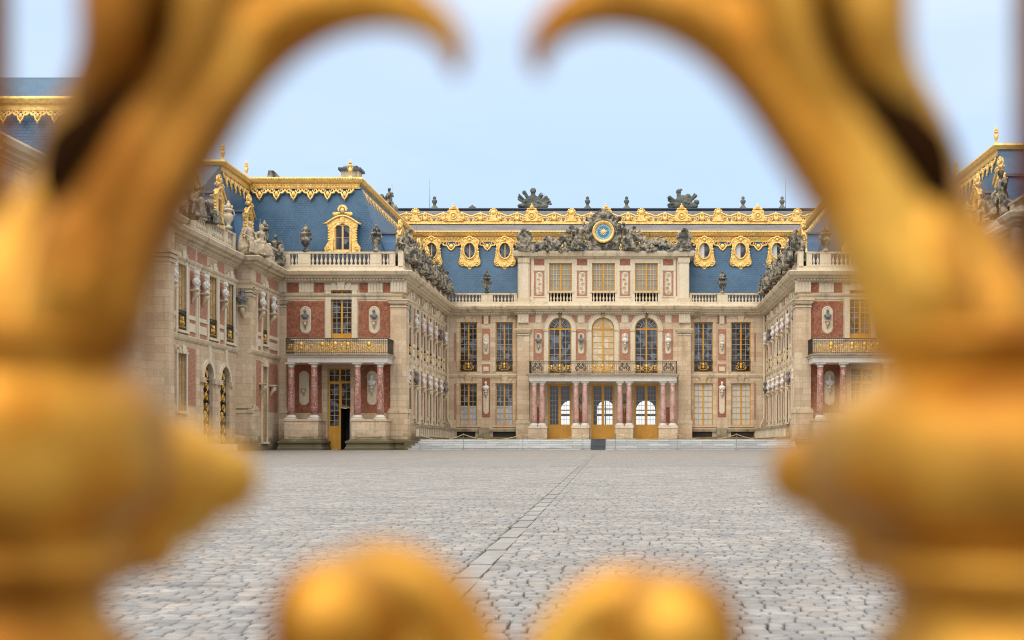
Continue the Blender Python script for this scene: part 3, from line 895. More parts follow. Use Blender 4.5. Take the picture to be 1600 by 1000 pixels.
# ---------------------------------------------------------------- carved models, each made once
def f_bust(mb):
    mb.lathe((0, 0, 0), [(.15, 0), (.15, .05), (.08, .1), (.09, .2), (.2, .24)], 14, 'bust')
    mb.ball((0, .02, .42), (.33, .19, .27), 'bust', 14, 10)
    mb.ball((-.24, .03, .46), (.15, .14, .15), 'bust'); mb.ball((.24, .03, .46), (.15, .14, .15), 'bust')
    mb.tube([(0, .02, .55), (0, -.01, .8)], [.13, .09], 10, 'bust')
    mb.ball((0, -.02, .93), (.13, .155, .18), 'bust', 14, 10)
    mb.ball((0, -.17, .9), (.03, .05, .05), 'bust'); mb.ball((0, .06, .98), (.15, .14, .15), 'bust')
    mb.ball((0, .06, .78), (.12, .08, .12), 'bust')
    mb.tube([(-.28, -.08, .55), (-.05, -.17, .42), (.25, -.12, .3)], .06, 6, 'bust')
    mb.tube([(.28, -.06, .56), (.08, -.17, .46), (-.2, -.12, .26)], .05, 6, 'bust')
bust0 = sculpt('bust', f_bust, .022, 'bust', 2, .02, 1)
bustd = bpy.data.objects.new('bust', bust0.data.copy()); bustd.data.materials.clear(); bustd.data.materials.append(M['darkbust'])

def limb(mb, pts, rs):
    mb.tube(pts, rs, 9, 'statue')
    for p, r in zip(pts, rs): mb.ball(p, r, 'statue', 9, 7)
def f_seated(mb, v=0):
    s = -1 if v == 1 else 1
    mb.box(front(0), -.55, .55, 0, .5, -.45, .35, 'statue'); mb.ball((0, .1, .5), (.6, .45, .3), 'statue', 12, 8)
    mb.ball((0, .02, .82), (.3, .26, .26), 'statue', 12, 8)
    limb(mb, [(0, 0, .85), (.02 * s, -.03, 1.15), (.04 * s, -.06, 1.45)], [.25, .21, .25])
    limb(mb, [(-.2, -.06, 1.53), (.27, -.06, 1.53)], [.13, .13])
    limb(mb, [(.03 * s, -.08, 1.6), (.05 * s, -.12, 1.78)], [.09, .08])
    mb.ball((.06 * s, -.15, 1.9), (.12, .145, .17), 'statue', 12, 9); mb.ball((.06 * s, -.09, 1.97), (.145, .14, .12), 'statue')
    mb.ball((.06 * s, -.29, 1.88), (.025, .04, .04), 'statue')
    limb(mb, [(-.16, -.1, .8), (-.24, -.58, .86), (-.26, -.6, .45), (-.28, -.58, .1)], [.19, .15, .11, .07])
    limb(mb, [(.16, -.1, .8), (.26, -.52, .78), (.34, -.62, .4), (.38, -.7, .08)], [.19, .15, .11, .07])
    mb.ball((-.28, -.68, .06), (.07, .15, .06), 'statue'); mb.ball((.38, -.8, .06), (.07, .15, .06), 'statue')
    # drapery
    for i in range(7):
        x = -.38 + .12 * i
        limb(mb, [(x * .7, -.35, .85), (x, -.6, .62), (x * 1.15, -.55, .12)], [.08, .075, .09])
    limb(mb, [(-.3 * s, .1, 1.5), (-.42 * s, .18, 1.0), (-.5 * s, .12, .4)], [.12, .15, .2])
    if v == 0:
        limb(mb, [(.3, -.06, 1.5), (.52, -.18, 1.28), (.6, -.45, 1.42)], [.1, .08, .055]); limb(mb, [(.6, -.45, .3), (.62, -.45, 2.25)], [.03, .025])
        limb(mb, [(-.26, -.06, 1.5), (-.45, -.1, 1.2), (-.26, -.4, 1.02)], [.1, .08, .055])
    elif v == 1:
        limb(mb, [(-.26, -.06, 1.5), (-.6, -.2, 1.55), (-.85, -.4, 1.85)], [.1, .08, .05])
        limb(mb, [(.28, -.06, 1.5), (.45, -.12, 1.18), (.3, -.45, 1.05)], [.1, .08, .055]); mb.ball((.3, -.5, 1.1), (.22, .1, .28), 'statue')
    else:
        limb(mb, [(-.26, -.06, 1.5), (-.5, -.1, 1.25), (-.5, -.35, .95)], [.1, .08, .06]); limb(mb, [(.3, -.06, 1.5), (.5, -.05, 1.2), (.6, .05, .9)], [.1, .08, .06])
        mb.ball((-.5, -.45, .75), (.28, .12, .36), 'statue'); mb.ball((.55, .1, .55), (.3, .25, .5), 'statue')
seat0 = [sculpt('seated_statue', lambda mb, v=v: f_seated(mb, v), .034, 'statue', 1, .04, v + 3) for v in range(3)]
def f_pair(mb):
    for dx, sc in ((-.42, 1), (.45, -1)):
        sub = MB(); f_seated(sub, 0 if sc > 0 else 2)
        k = len(mb.v); mb.v += [(x * .9 + dx, y + .05 * sc, z * (1.0 if sc > 0 else .93)) for x, y, z in sub.v]
        mb.f += [tuple(a + k for a in f) for f in sub.f]; mb.mi += sub.mi; mb.sm += sub.sm
    if 'statue' not in mb.mats: mb.mats.append('statue')
pair0 = sculpt('statue_pair', f_pair, .042, 'statue', 1, .04, 9)
pair0.data.materials.clear(); pair0.data.materials.append(M['palestatue'])

def urn(mb, c, h, mat='statue', flame=True):
    pr = [(.2, 0), (.2, .06), (.12, .09), (.09, .14), (.12, .2), (.22, .3), (.27, .42), (.26, .48), (.17, .55), (.15, .6), (.28, .64), (.3, .68), (.2, .72), (.12, .75)]
    k = h / 1.35
    mb.lathe(c, [(r * k * .92, z * h) for r, z in pr], 14, mat)
    if flame:
        mb.ball((c[0], c[1], c[2] + .82 * h), (.13 * k, .13 * k, .13 * h), mat); mb.ball((c[0], c[1], c[2] + .95 * h), (.06 * k, .06 * k, .07 * h), mat)
        for i in range(5):
            a = i * 2 * pi / 5
            mb.ball((c[0] + .17 * k * math.cos(a), c[1] + .17 * k * math.sin(a), c[2] + .79 * h), (.06 * k, .06 * k, .07 * h), mat, 6, 5)
    for s in (-1, 1):
        mb.tube([(c[0] + s * .2 * k, c[1], c[2] + .42 * h), (c[0] + s * .31 * k, c[1], c[2] + .5 * h), (c[0] + s * .25 * k, c[1], c[2] + .62 * h)], .035 * k, 5, mat)
def make_urn(name, loc, h, label, group, mat='statue', parent=None):
    mb = MB(); urn(mb, (0, 0, 0), h, mat); o = mb.build(name, parent); o.location = loc
    return tag(o, label, 'urn', group) if parent is None else (setattr(o, 'scale', (.62, .62, 1)) or o)

def f_trophy(mb, v=0):
    rr = random.Random(5 + v)
    mb.ball((0, 0, .35), (1.5, .5, .5), 'trophy', 14, 8); mb.ball((0, 0, .9), (.75, .4, .7), 'trophy', 12, 8)
    T = (lambda a, L, r0, r1, y=0: limb(mb, [(.25 * math.sin(a), y, .3), (L * math.sin(a), y, .2 + L * math.cos(a))], [r0, r1]))
    if v == 0:
        T(0, 1.75, .3, .2); mb.ball((0, -.05, 2.05), (.3, .28, .32), 'trophy', 12, 8); mb.ball((.02, .05, 2.25), (.22, .3, .16), 'trophy')
        T(-.45, 1.8, .26, .15); mb.ball((-.85, 0, 1.85), (.22, .2, .26), 'trophy')
        T(-.85, 1.75, .3, .2, .1); T(-.75, 2.0, .12, .07, -.15); T(-1.0, 1.7, .15, .09, -.1)
        T(.5, 1.35, .28, .17); mb.ball((.72, -.05, 1.55), (.2, .2, .24), 'trophy')
        for k in range(4): T(.78 + .17 * k, 1.75 - .08 * k, .16, .11, .08 * (k % 2)); mb.ball((1.72 * math.sin(.82 + .17 * k), 0, .2 + 1.7 * math.cos(.82 + .17 * k)), (.16, .12, .13), 'trophy')
        for k in range(3): T(.42 + .1 * k, 1.85, .06, .05, .12)
    else:
        T(-.28, 1.5, .38, .22); mb.ball((-.42, 0, 1.95), (.26, .25, .3), 'trophy', 12, 8); mb.tube([(-.45, 0, 2.1), (-.2, 0, 2.2), (0, 0, 2.1)], [.15, .12, .06], 7, 'trophy')
        T(-.8, 1.75, .2, .13); T(-1.0, 1.6, .22, .15, .1); mb.ball((-1.3, 0, 1.3), (.2, .2, .2), 'trophy')
        T(.35, 1.3, .34, .24); mb.ball((.5, 0, 1.5), (.28, .25, .25), 'trophy')
        T(.72, 1.7, .2, .13); T(.82, 1.85, .08, .05, .12); T(.62, 1.9, .09, .06, -.1); mb.ball((1.2, 0, 1.5), (.2, .18, .2), 'trophy'); mb.ball((1.3, 0, .8), (.3, .3, .3), 'trophy')
    for i in range(16):
        mb.ball((rr.uniform(-1.3, 1.3), rr.uniform(-.45, .3), rr.uniform(.2, .8)), rr.uniform(.14, .24), 'trophy', 8, 6)
troph0 = [sculpt('roof_trophy', lambda mb, v=v: f_trophy(mb, v), .055, 'trophy', 1, .03, v) for v in (0, 1)]

# ---------------------------------------------------------------- ground
def gz(y): return .0085 * max(0, min(y, 101.0)) if y > 0 else 0.0
gm = MB(); ys = [-400, -60, -10, 0, 4, 10, 20, 40, 60, 80, 101, 110, 160, 500, 1400]
for a, b in zip(ys, ys[1:]):
    gm.quad([(-900, a, gz(a) - .05), (900, a, gz(a) - .05), (900, b, gz(b) - .05), (-900, b, gz(b) - .05)], 'cobblefar')
gm.build('ground').__setitem__('kind', 'structure')
NEAR_END = 46.0
far = MB()
far.quad([(-60, NEAR_END - .12, gz(NEAR_END) + .006), (60, NEAR_END - .12, gz(NEAR_END) + .006), (60, 100.7, gz(100.7) + .012), (-60, 100.7, gz(100.7) + .012)], 'cobblefar')
far.build('forecourt_paving')['kind'] = 'structure'
def chx(y): return -1.26 - .0105 * (y - 10.2)
def cobbles():
    vs = []; fs = []; tint = []; y = 4.6; row = 0
    while y < NEAR_END:
        d = R.uniform(.115, .14); W_ = .52 * (y + 1.2) + 1.2
        x = -W_ - .35 * y * .0 + R.uniform(0, .2); xmax = W_ + .0
        x0 = -(W_ * 1.0); x = x0 + R.uniform(0, .2)
        while x < W_ * .72:
            w = R.uniform(.09, .19)
            c = chx(y)
            if x < c + .108 and x + w > c - .108:
                if x < c - .108 - .03: w = c - .098 - x
                else: x = c + .108; continue
            if w > .05:
                k = len(vs); g = .0055; z = gz(y) + R.uniform(-.003, .003); tl = R.uniform(-.003, .003)
                xa, xb, ya, yb = x + g, x + w - g * R.uniform(1.2, 3.0), y + g * .4, y + d - g * .4
                e = .02
                j = [R.uniform(-.0035, .0035) for _ in range(8)]
                C = [(xa + j[0], ya + j[1]), (xb + j[2], ya + j[3]), (xb + j[4], yb + j[5]), (xa + j[6], yb + j[7])]
                mx_, my_ = (xa + xb) / 2, (ya + yb) / 2
                for s_, h in ((1, -.045), (1, -.004), (.88, .004)):
                    for q, (a, b) in enumerate(C):
                        ss = s_
                        ax = mx_ + (a - mx_) * (1 - (1 - ss) * .12 / max(w, .05)) ; by = my_ + (b - my_) * ss
                        vs.append((ax, by, z + h + (tl if q in (1, 2) else -tl)))
                for r_ in (0, 4):
                    for q in range(4):
                        a, b = k + r_ + q, k + r_ + (q + 1) % 4
                        fs.append((a, b, b + 4, a + 4))
                fs.append((k + 8, k + 9, k + 10, k + 11))
                t = (R.random(), R.random(), 0, 1)
                tint += [t] * 12
            x += w
        y += d; row += 1
    me = bpy.data.meshes.new('cobblestones'); me.from_pydata(vs, [], fs)
    at = me.color_attributes.new('tint', 'FLOAT_COLOR', 'POINT')
    at.data.foreach_set('color', [c for t in tint for c in t])
    me.polygons.foreach_set('use_smooth', [True] * len(fs))
    me.materials.append(M['cobble']); me.update()
    o = bpy.data.objects.new('cobblestones', me); COL.objects.link(o); o['kind'] = 'structure'
    return o
cobbles()
jb = MB(); jb.quad([(-22, 3, gz(3) - .034), (18, 3, gz(3) - .034), (24, NEAR_END + .3, gz(NEAR_END) - .034), (-28, NEAR_END + .3, gz(NEAR_END) - .034)], 'soil')
jb.build('joint_soil')['kind'] = 'structure'
ch = MB(); y = 6.0
while y < 74:
    L = R.uniform(.9, 1.6); c = chx(y); lift = .0 if y < NEAR_END else .018
    hw = .096
    ch.quad([(c - .108, y, gz(y) - .02 + lift), (c + .108, y, gz(y) - .02 + lift), (c + .108, y + L, gz(y + L) - .02 + lift), (c - .108, y + L, gz(y + L) - .02 + lift)], 'soil')
    ch.box(Fr((0, 0), (1, 0), (0, 1)), c - hw, c + hw, gz(y) - .03, gz(y) + .006 + lift, y + .006, y + L - .006, 'slab')
    y += L
ch.build('stone_drain_channel')['kind'] = 'structure'

# marble steps and raised court floor
st = MB(); FZ = Fr((0, 0), (1, 0), (0, 1))
zs_ = [.6, 1.042, 1.214, 1.386, 1.558, ZF]
for i in range(5):
    left = -17.2 + .22 * i
    st.box(FZ, left, 13.3, zs_[0] if i == 0 else zs_[i] - .001, zs_[i + 1], 99.9 + .36 * i, 102.2 if i < 4 else 128.5, 'steps')
    st.box(FZ, left - .0, 13.3, zs_[i + 1] - .035, zs_[i + 1] + .003, 99.87 + .36 * i, 99.9 + .36 * i, 'steps')
st.build('court_steps')['kind'] = 'structure'
mt = MB()
mx0, mx1 = (923 - VX) / FPX * 100.4, (946 - VX) / FPX * 100.4
for i in range(5):
    mt.box(FZ, mx0, mx1, zs_[i + 1] + .004, zs_[i + 1] + .016, 99.86 + .36 * i, 99.9 + .36 * (i + 1) - .03, 'mat')
    mt.box(FZ, mx0, mx1, (.9 if i == 0 else zs_[i] + .017), zs_[i + 1] + .004, 99.84 + .36 * i, 99.86 + .36 * i, 'mat')
tag(mt.build('door_mat'), 'dark rubber mat laid down the pale marble steps before the middle door', 'mat')
# damp side block at the left end of the steps
sb = MB()
for i in range(4): sb.box(FZ, -17.45, -16.95 + .2 * i - .1, .6, 1.0 + .2 * i, 99.75 + .3 * i, 101.2, 'plinthstone')
tag(sb.build('stone_step_end'), 'mossy dark stepped block at the left end of the marble steps', 'stone block')

# ---------------------------------------------------------------- court wing (pavilion + inner wall), left and right
BUSTN = {}
def add_bust(loc, rz, label, group, dark=False, sc=1.0):
    return place(bustd if dark else bust0, loc, rz, label, 'bust', group, sc)
ordn = ['first', 'second', 'third', 'fourth', 'fifth', 'sixth', 'seventh', 'eighth']
PU = [103.7, 107.65, 111.5, 115.05, 118.6, 122.0, 125.3]
WU = [105.65, 109.6, 113.3, 116.8, 120.3, 123.65]

def court_wing(side):
    L = side < 0; sn = 'left' if L else 'right'
    FM = (lambda D: front(D)) if L else (lambda D: Fr((-4.1, D), (-1, 0), (0, -1)))
    mx = (lambda x: x) if L else (lambda x: -4.1 - x)
    PT = lambda p: p if L else [(-4.1 - x, y) for x, y in p][::-1]
    FS = lambda off=0: facing_right(XL + off) if L else facing_left(XR - off)
    U, Z = UZ(DF); F = FM(DW)
    B = empty('palace_wing', ('red brick pavilion with golden balcony and slate roof left of the court' if L else
              'brick and stone pavilion and court wall on the right, half hidden by the gold gate'), 'palace wing', None, (mx(-24), DF, ZG))
    B.location = (0, 0, 0)
    # front wall
    wz0, wz1 = Z(528), Z(453)
    wall(B, F, U(425), XL + .1, .6, 14.3, [(U(516), U(549), wz0, wz1), (U(511), U(547), ZG + .02, Z(575))])
    mb = MB()
    for a, b in ((447, 506), (559, 610)):
        mb.cut().box(F, U(a), U(b), Z(527), Z(470), -.05, .02, 'brick')
        mb.cut().box(F, U(a), U(b), Z(535), Z(528.5), -.05, .05, 'pale')
    mb.cut().box(F, U(447), U(502), Z(645), Z(566), -.05, .02, 'brick'); mb.cut().box(F, U(562), U(609), Z(645), Z(566), -.05, .02, 'brick')
    for a, b in ((447, 466), (489, 506), (560, 574), (597, 610)):
        mb.cut().box(F, U(a) + .03, U(b) - .03, Z(456.5), Z(440.5), -.05, .02, 'brick')
    mb.parts('brick_panel', B)
    mb = MB()
    for a, b in ((466, 489), (574, 597), (610, 634.5), (430, 446)): fluted(mb, F, U(a), U(b), Z(457), Z(437), .3 if a in (610, 430) else .1)
    surround(mb, F, U(516), U(549), wz0, wz1, .42, .08, key=True, sill=False)
    for a, b in ((502, 511), (547, 562)): mb.box(F, U(a), U(b), ZG, Z(566), -.05, .1, 'stone')
    mb.parts('stone_surround', B)
    mb = MB()
    for px in (476.5, 584):
        niche_plaque(mb, F, U(px), Z(499.5), .86, 2.2, .06); console(mb, F, U(px), Z(501), .72)
    for px, D in ((474, DW), (580.5, DW)):
        niche_plaque(mb, F, U(px), Z(606), .8, 2.75, .06); console(mb, F, U(px), Z(606), .72, n=.0)
    mb.parts('niche_plaque', B)
    for i, px in enumerate((476.5, 584)):
        add_bust((mx(U(px)), DW - .3, Z(501)), 0, 'dark streaked bust %s side of the %s pavilion upper window' % ('outer' if i == 0 else 'court', sn), 'busts on the palace walls', True, .82)
    for i, px in enumerate((474, 580.5)):
        if L and i == 0: continue
        add_bust((mx(U(px)), DW - .3, Z(606)), 0, 'cream bust inside the columned porch of the %s pavilion on its %s side' % (sn, 'outer' if i == 0 else 'court'), 'busts on the palace walls', False, .95)
    window(B, F, U(516), U(549), wz0, wz1, 2, 8, 'pane', -.22, panel=.3)
    # tall door: one leaf shut, one leaf ajar
    du0, du1, dt = U(511), U(547), Z(575)
    tr = Z(597)
    window(B, F, du0, du1, tr, dt, 2, 2, 'pane', -.3, name='door_transom')
    um = (du0 + du1) / 2
    window(B, F, du0, um + .06, ZG + .03, tr, 2, 8, 'pane', -.3, name='door', leaves=1, panel=1.75, fw=.13)
    window(B, F, um + .06, du1, Z(637), tr, 2, 3, 'pane', -.3, name='door_upper_light', leaves=1, fw=.08)
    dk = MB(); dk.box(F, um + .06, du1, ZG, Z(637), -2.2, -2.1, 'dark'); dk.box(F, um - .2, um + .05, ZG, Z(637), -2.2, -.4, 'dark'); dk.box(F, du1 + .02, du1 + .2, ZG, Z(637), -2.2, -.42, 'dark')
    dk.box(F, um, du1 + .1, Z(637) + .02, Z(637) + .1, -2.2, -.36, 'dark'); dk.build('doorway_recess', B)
    oc = Fr(F(du1 - .05, 0, -.3)[:2], ((-.25 if L else .25), .97), ((.97 if L else -.97), .25))
    window(B, oc, 0, .95, ZG + .03, Z(637), 2, 5, 'pane', 0, name='open_door', leaves=1, panel=1.3, fw=.1, frame='whitepaint')
    # plinth, corner pilasters
    mb = MB()
    pilaster(mb, F, U(430), U(446.5), n=.25, base=.6); pilaster(mb, F, U(610), U(634.5), n=.25, base=.6)
    pilaster(mb, FS(), 102.07, 103.0, zt=12.846, zb=3.797, n=.447, base=.6)
    mb.parts('pilaster', B)
    # porch
    F3 = FM(99.3); k3 = 20.14; u3 = lambda px: (px - VX) / k3
    mb = MB()
    for a, b in ((444, 497), (549, 602.5)):
        mb.cut(); mb.box(F3, u3(a), u3(b), .6, 3.12, -2.6, 0, 'stone'); mb.box(F3, u3(a) - .06, u3(b) + .06, 3.12, 3.25, -2.6, .07, 'trim')
        mb.box(F3, u3(a) + .35, u3(b) - .35, 1.85, 2.9, -.1, .05, 'stone')
        for c in (u3(a), u3(b)):
            pass
    mb.parts('porch_pedestal', B)
    mb = MB()
    mb.sweep(PT([(u3(412), 101.6), (u3(443.5), 101.6), (u3(443.5), 99.2), (u3(497), 99.2), (u3(497), 101.9)]), BASEM, 'plinthstone')
    mb.cut(); mb.sweep(PT([(u3(549), 101.9), (u3(549), 99.2), (u3(602.5), 99.2), (u3(602.5), 101.5), (XL + .62, 101.5), (XL + .62, 103.1), (XL, 103.1)]), BASEM, 'plinthstone')
    mb.parts('base_moulding', B)
    for px in (455, 491, 558.6, 594):
        column(B, (mx((px - VX) / 20.05), 99.75), 3.6, 7.3, .275)
    mb = MB()
    mb.box(F3, u3(449), u3(604.5), 7.66, 8.1, -2.6, -.02, 'white'); mb.box(F3, u3(447), u3(607), 8.1, 8.2, -2.6, .12, 'white'); mb.box(F3, u3(445), u3(609), 8.2, 8.32, -2.6, .22, 'plinthstone')
    mb.build('porch_entablature', B)
    gp = [(u3(p), s) for p, s in ((471, 1.25), (504, 1.2), (524.5, 1.25), (544, 1.2), (577, 1.25))]
    gp += [(u3(p), .62) for p in (456, 488, 514, 534, 560, 594)]
    railing(B, F3, u3(447), u3(606), 8.32, 9.55, .05, gp, dense=True, ends=2.4)
    # court-side wall
    S = FS()
    holes = []
    for w in WU: holes += [(w - .72, w + .72, 8.75, 13.3), (w - .72, w + .72, 3.2, 7.35)]
    wall(B, S, DW, DR + .2, .6, 14.3, holes)
    br = MB(); tr_ = MB(); cs = MB()
    for i, p in enumerate(PU):
        tr_.cut(); a = max(p - .82, 103.1); b = p + .82
        br.cut().box(S, a, b, 9.75, 12.75, -.05, .02, 'brick' if i == 0 else 'pink'); br.cut().box(S, a, b, 8.5, 9.5, -.05, .02, 'brick' if i == 0 else 'pink')
        br.cut().box(S, a, b, 3.75, 7.7, -.05, .02, 'brick' if i == 0 else 'pink'); br.cut().box(S, a, b, 13.4, 14.15, -.05, .02, 'pink')
        tr_.box(S, p - .4, p + .4, 8.72, 9.28, -.02, .07, 'pale')
        tr_.box(S, a, b, 9.5, 9.75, -.05, .06, 'pale'); tr_.box(S, a, b, 7.7, 7.98, -.05, .06, 'pale'); tr_.box(S, a - .05, b, 3.45, 3.75, -.05, .1, 'trim')
        for q in (a, b):
            if q > 103.2: tr_.box(S, q - .13, q + .13, 3.2, 12.84, -.05, .14 if i in (1, 2, 4) else .08, 'pale')
        if i in (1, 3, 5): fluted(tr_, S, p - .35, p + .35, 13.4, 14.15, .12)
        console(cs, S, p, 11.15, .85); console(cs, S, p, 6.3, .85)
        hz = (11.15, 6.3)
        f = S(p, 0, .3)
        rz = rad(90) if L else rad(-90)
        for zz, rw in ((11.15, 'upper'), (6.3, 'lower')):
            add_bust((f[0], f[1], zz), rz, '%s white bust from the front, %s row of the %s court wall' % (ordn[i], rw, sn), 'busts on the palace walls', (i + (rw == 'upper')) % 5 == 1, 1.05)
    for w in WU:
        surround(tr_, S, w - .72, w + .72, 8.75, 13.3, .2, .1, sill=False); surround(tr_, S, w - .72, w + .72, 3.2, 7.35, .2, .1)
        window(B, S, w - .72, w + .72, 8.75, 13.3, 2, 8, 'pane', -.2); window(B, S, w - .72, w + .72, 3.2, 7.35, 2, 6, 'blind' if not L else 'pane', -.2)
        railing(B, S, w - .72, w + .72, 8.75, 9.6, .02, [(w, .8)], 'window_railing')
    br.parts('brick_panel', B); tr_.parts('stone_surround', B); cs.parts('wall_console', B)
    # cornices
    cp = [(-27.55, 101.82), (-17.85, 101.82), (-17.85, 127.4)]
    mb = MB(); mb.sweep(PT(cp), CORNICE, 'trim'); mb.build('cornice', B)
    mb = MB(); mb.sweep(PT([(-27.55, DW), (XL, DW), (XL, 127.4)]), ARCHITR, 'trim')
    mb.sweep(PT([(XL, 103.0), (XL, 127.4)]), STRING, 'trim'); mb.build('string_course', B)
    mb = MB(); dentils(mb, FM(101.82), -27.4, -17.6); dentils(mb, S, 101.7, 127.2, .1); mb.parts('dentils', B)
    mb = MB(); mb.sweep(PT(cp), PARAPET, 'pale'); mb.build('parapet_base', B)
    balustrade(B, FM(101.82), U(441), U(617), 15.48, 16.62, -.05, [(U(441), U(453)), (U(465.5), U(485)), (U(578.5), U(596)), (U(608.5), U(617))])
    balustrade(B, FS(.1), 101.6, 127.4, 15.48, 16.62, -.1, [(101.6, 102.6)] + [(p - .55, p + .55) for p in PU] , name='balustrade', seg=6)
    # drainpipe
    if L:
        mb = MB(); q = lambda px, y, d=101.2: ((px - VX) * d / FPX, d, CAMZ + (VY - y) * d / FPX)
        mb.tube([q(427.5, 432), q(427.5, 632), q(431.5, 641), q(431.5, 690)], .12, 8, 'trim'); mb.build('drainpipe', B)
    mb = MB(); u, n_ = 126.9, .2
    mb.tube([S(u, 14.1, n_), S(u, 3.9, n_), S(u - .1, 3.3, n_ + .35), S(u - .1, 1.8, n_ + .35)], .11, 8, 'trim'); mb.build('drainpipe', B)
    # roofs
    X = lambda x: mx(x)
    mb = MB(); g = 15.44
    mb.quad([(X(-33), 101.9, g), (X(-17.95), 101.9, g), (X(-17.95), 131, g), (X(-33), 131, g)], 'lead'); mb.build('roof_gutter', B)
    mb = MB(); zb, zt = 15.5, 22.7
    b = [(-29.3, 103.3), (-19.2, 103.3), (-19.2, 131), (-29.3, 131)]; t = [(-30.8, 104.3), (-21.8, 104.3), (-21.8, 131), (-30.8, 131)]
    mb.quad([(X(-30.6), 103.3, zb), (X(-19.2), 103.3, zb), (X(-21.8), 104.3, zt), (X(-31.4), 104.3, zt)], 'slate')
    mb.quad([(X(-19.2), 103.3, zb), (X(-19.2), 130, zb), (X(-21.8), 130, zt), (X(-21.8), 104.3, zt)], 'slate')
    mb.quad([(X(-31.4), 104.3, zt + .15), (X(-21.8), 104.3, zt + .15), (X(-21.8), 130, zt + .15), (X(-31.4), 130, zt + .15)], 'lead')
    mb.build('roof', B)
    mb = MB(); mb.sweep(PT([(-29.2, 102.75), (-18.65, 102.75), (-18.65, 127.4)]), [(15.4, -.3), (15.4, 0), (16.5, 0), (16.55, -.3)], 'darklead_and_shade'); mb.build('baluster_gap_shade', B)  # dark strip added behind the balusters, its colour painting the parapet shadow
    mb = MB(); rp = [(22.1, -.1), (22.1, .16), (22.22, .2), (22.26, .1), (22.52, .12), (22.6, .3), (22.85, .42), (23.0, .38), (23.05, -.5)]
    mb.sweep(PT([(-30.8, 104.25), (-21.85, 104.25), (-21.85, 130)]), rp, 'gold')
    k = 0
    for i in range(36):
        u = -30.6 + 8.7 * i / 35; mb.ball(FM(104.25)(u, 22.4, .12), (.08, .06, .09), 'gold', 6, 4)
    for i in range(60):
        mb.ball(FS(-3.9)(104.4 + 25 * i / 60, 22.92, .36), (.1, .2, .1), 'gold', 6, 4)
    for i in range(44):
        mb.ball(FM(104.25)(-30.7 + 8.9 * i / 43, 22.92, .36), (.12, .1, .1), 'gold', 6, 4)
    mb.build('gilded_ridge', B)
    mb = MB(); lambrequin(mb, FM(104.12), -30.5, -22.2, 22.12, .95, 1.36, .12, slope=.14)
    lambrequin(mb, FS(-3.78), 104.6, 128, 22.12, .95, 1.36, .12, slope=.36); mb.parts('gilded_fringe', B)
    dormer(B, FM(103.1), -22.86, 16.75, .0, 2.85, 3.85)
    for u in (105.9, 110.6, 115.4, 120.2): dormer(B, FS(-.85), u, 16.4, 0, 2.3, 3.5, deep=2.3)
    mb = MB()
    mb.box(FM(108), -23.95, -22.45, 22.7, 24.3, -.7, .7, 'trim'); mb.box(FM(108), -24.15, -22.25, 24.3, 24.5, -.9, .9, 'darklead_and_shade'); mb.box(FM(108), -23.8, -22.6, 24.5, 24.72, -.5, .5, 'statue'); mb.build('chimney', B)
    mb = MB()
    mb.prism(FM(108), [(-30.5, 22.7), (-29.2, 22.7), (-29.3, 23.9), (-29.7, 24.35), (-30.1, 24.35)], -.4, .4, 'statue'); mb.build('chimney', B)
    for lx in (-22.45,):
        o = make_urn('gilded_finial', (X(lx), 104.0, 22.95), 1.5, '', None, 'gold', B)
    # urns on the balustrade
    for px, nm in ((477, 'outer'), (587, 'court')):
        make_urn('stone_urn', (X(U(px) ), 101.85, 16.63), 2.15, 'dark stone urn on the front balustrade of the %s pavilion, on its %s side' % (sn, nm), 'urns on the balustrades')
    return B
CWL = court_wing(-1)
CWR = court_wing(1)

# small posts of the sunken area in front of the left and right court walls
for side in (-1, 1):
    S = facing_right(-16.9) if side < 0 else facing_left(12.8)
    mb = MB()
    mb.box(S, 103.2, 126.5, 2.72, 2.9, -.15, .15, 'plinthstone'); mb.box(S, 103.2, 126.5, 1.73, 1.95, -.15, .15, 'plinthstone')
    for i in range(24): mb.box(S, 103.4 + i, 103.62 + i, 1.95, 2.72, -.1, .1, 'pale')
    mb.box(S, 103.2, 126.5, 2.3, 2.36, -.02, .02, 'rope')
    tag(mb.build('area_railing'), 'low mossy stone railing at the foot of the %s court wall' % ('left' if side < 0 else 'right'), 'railing')

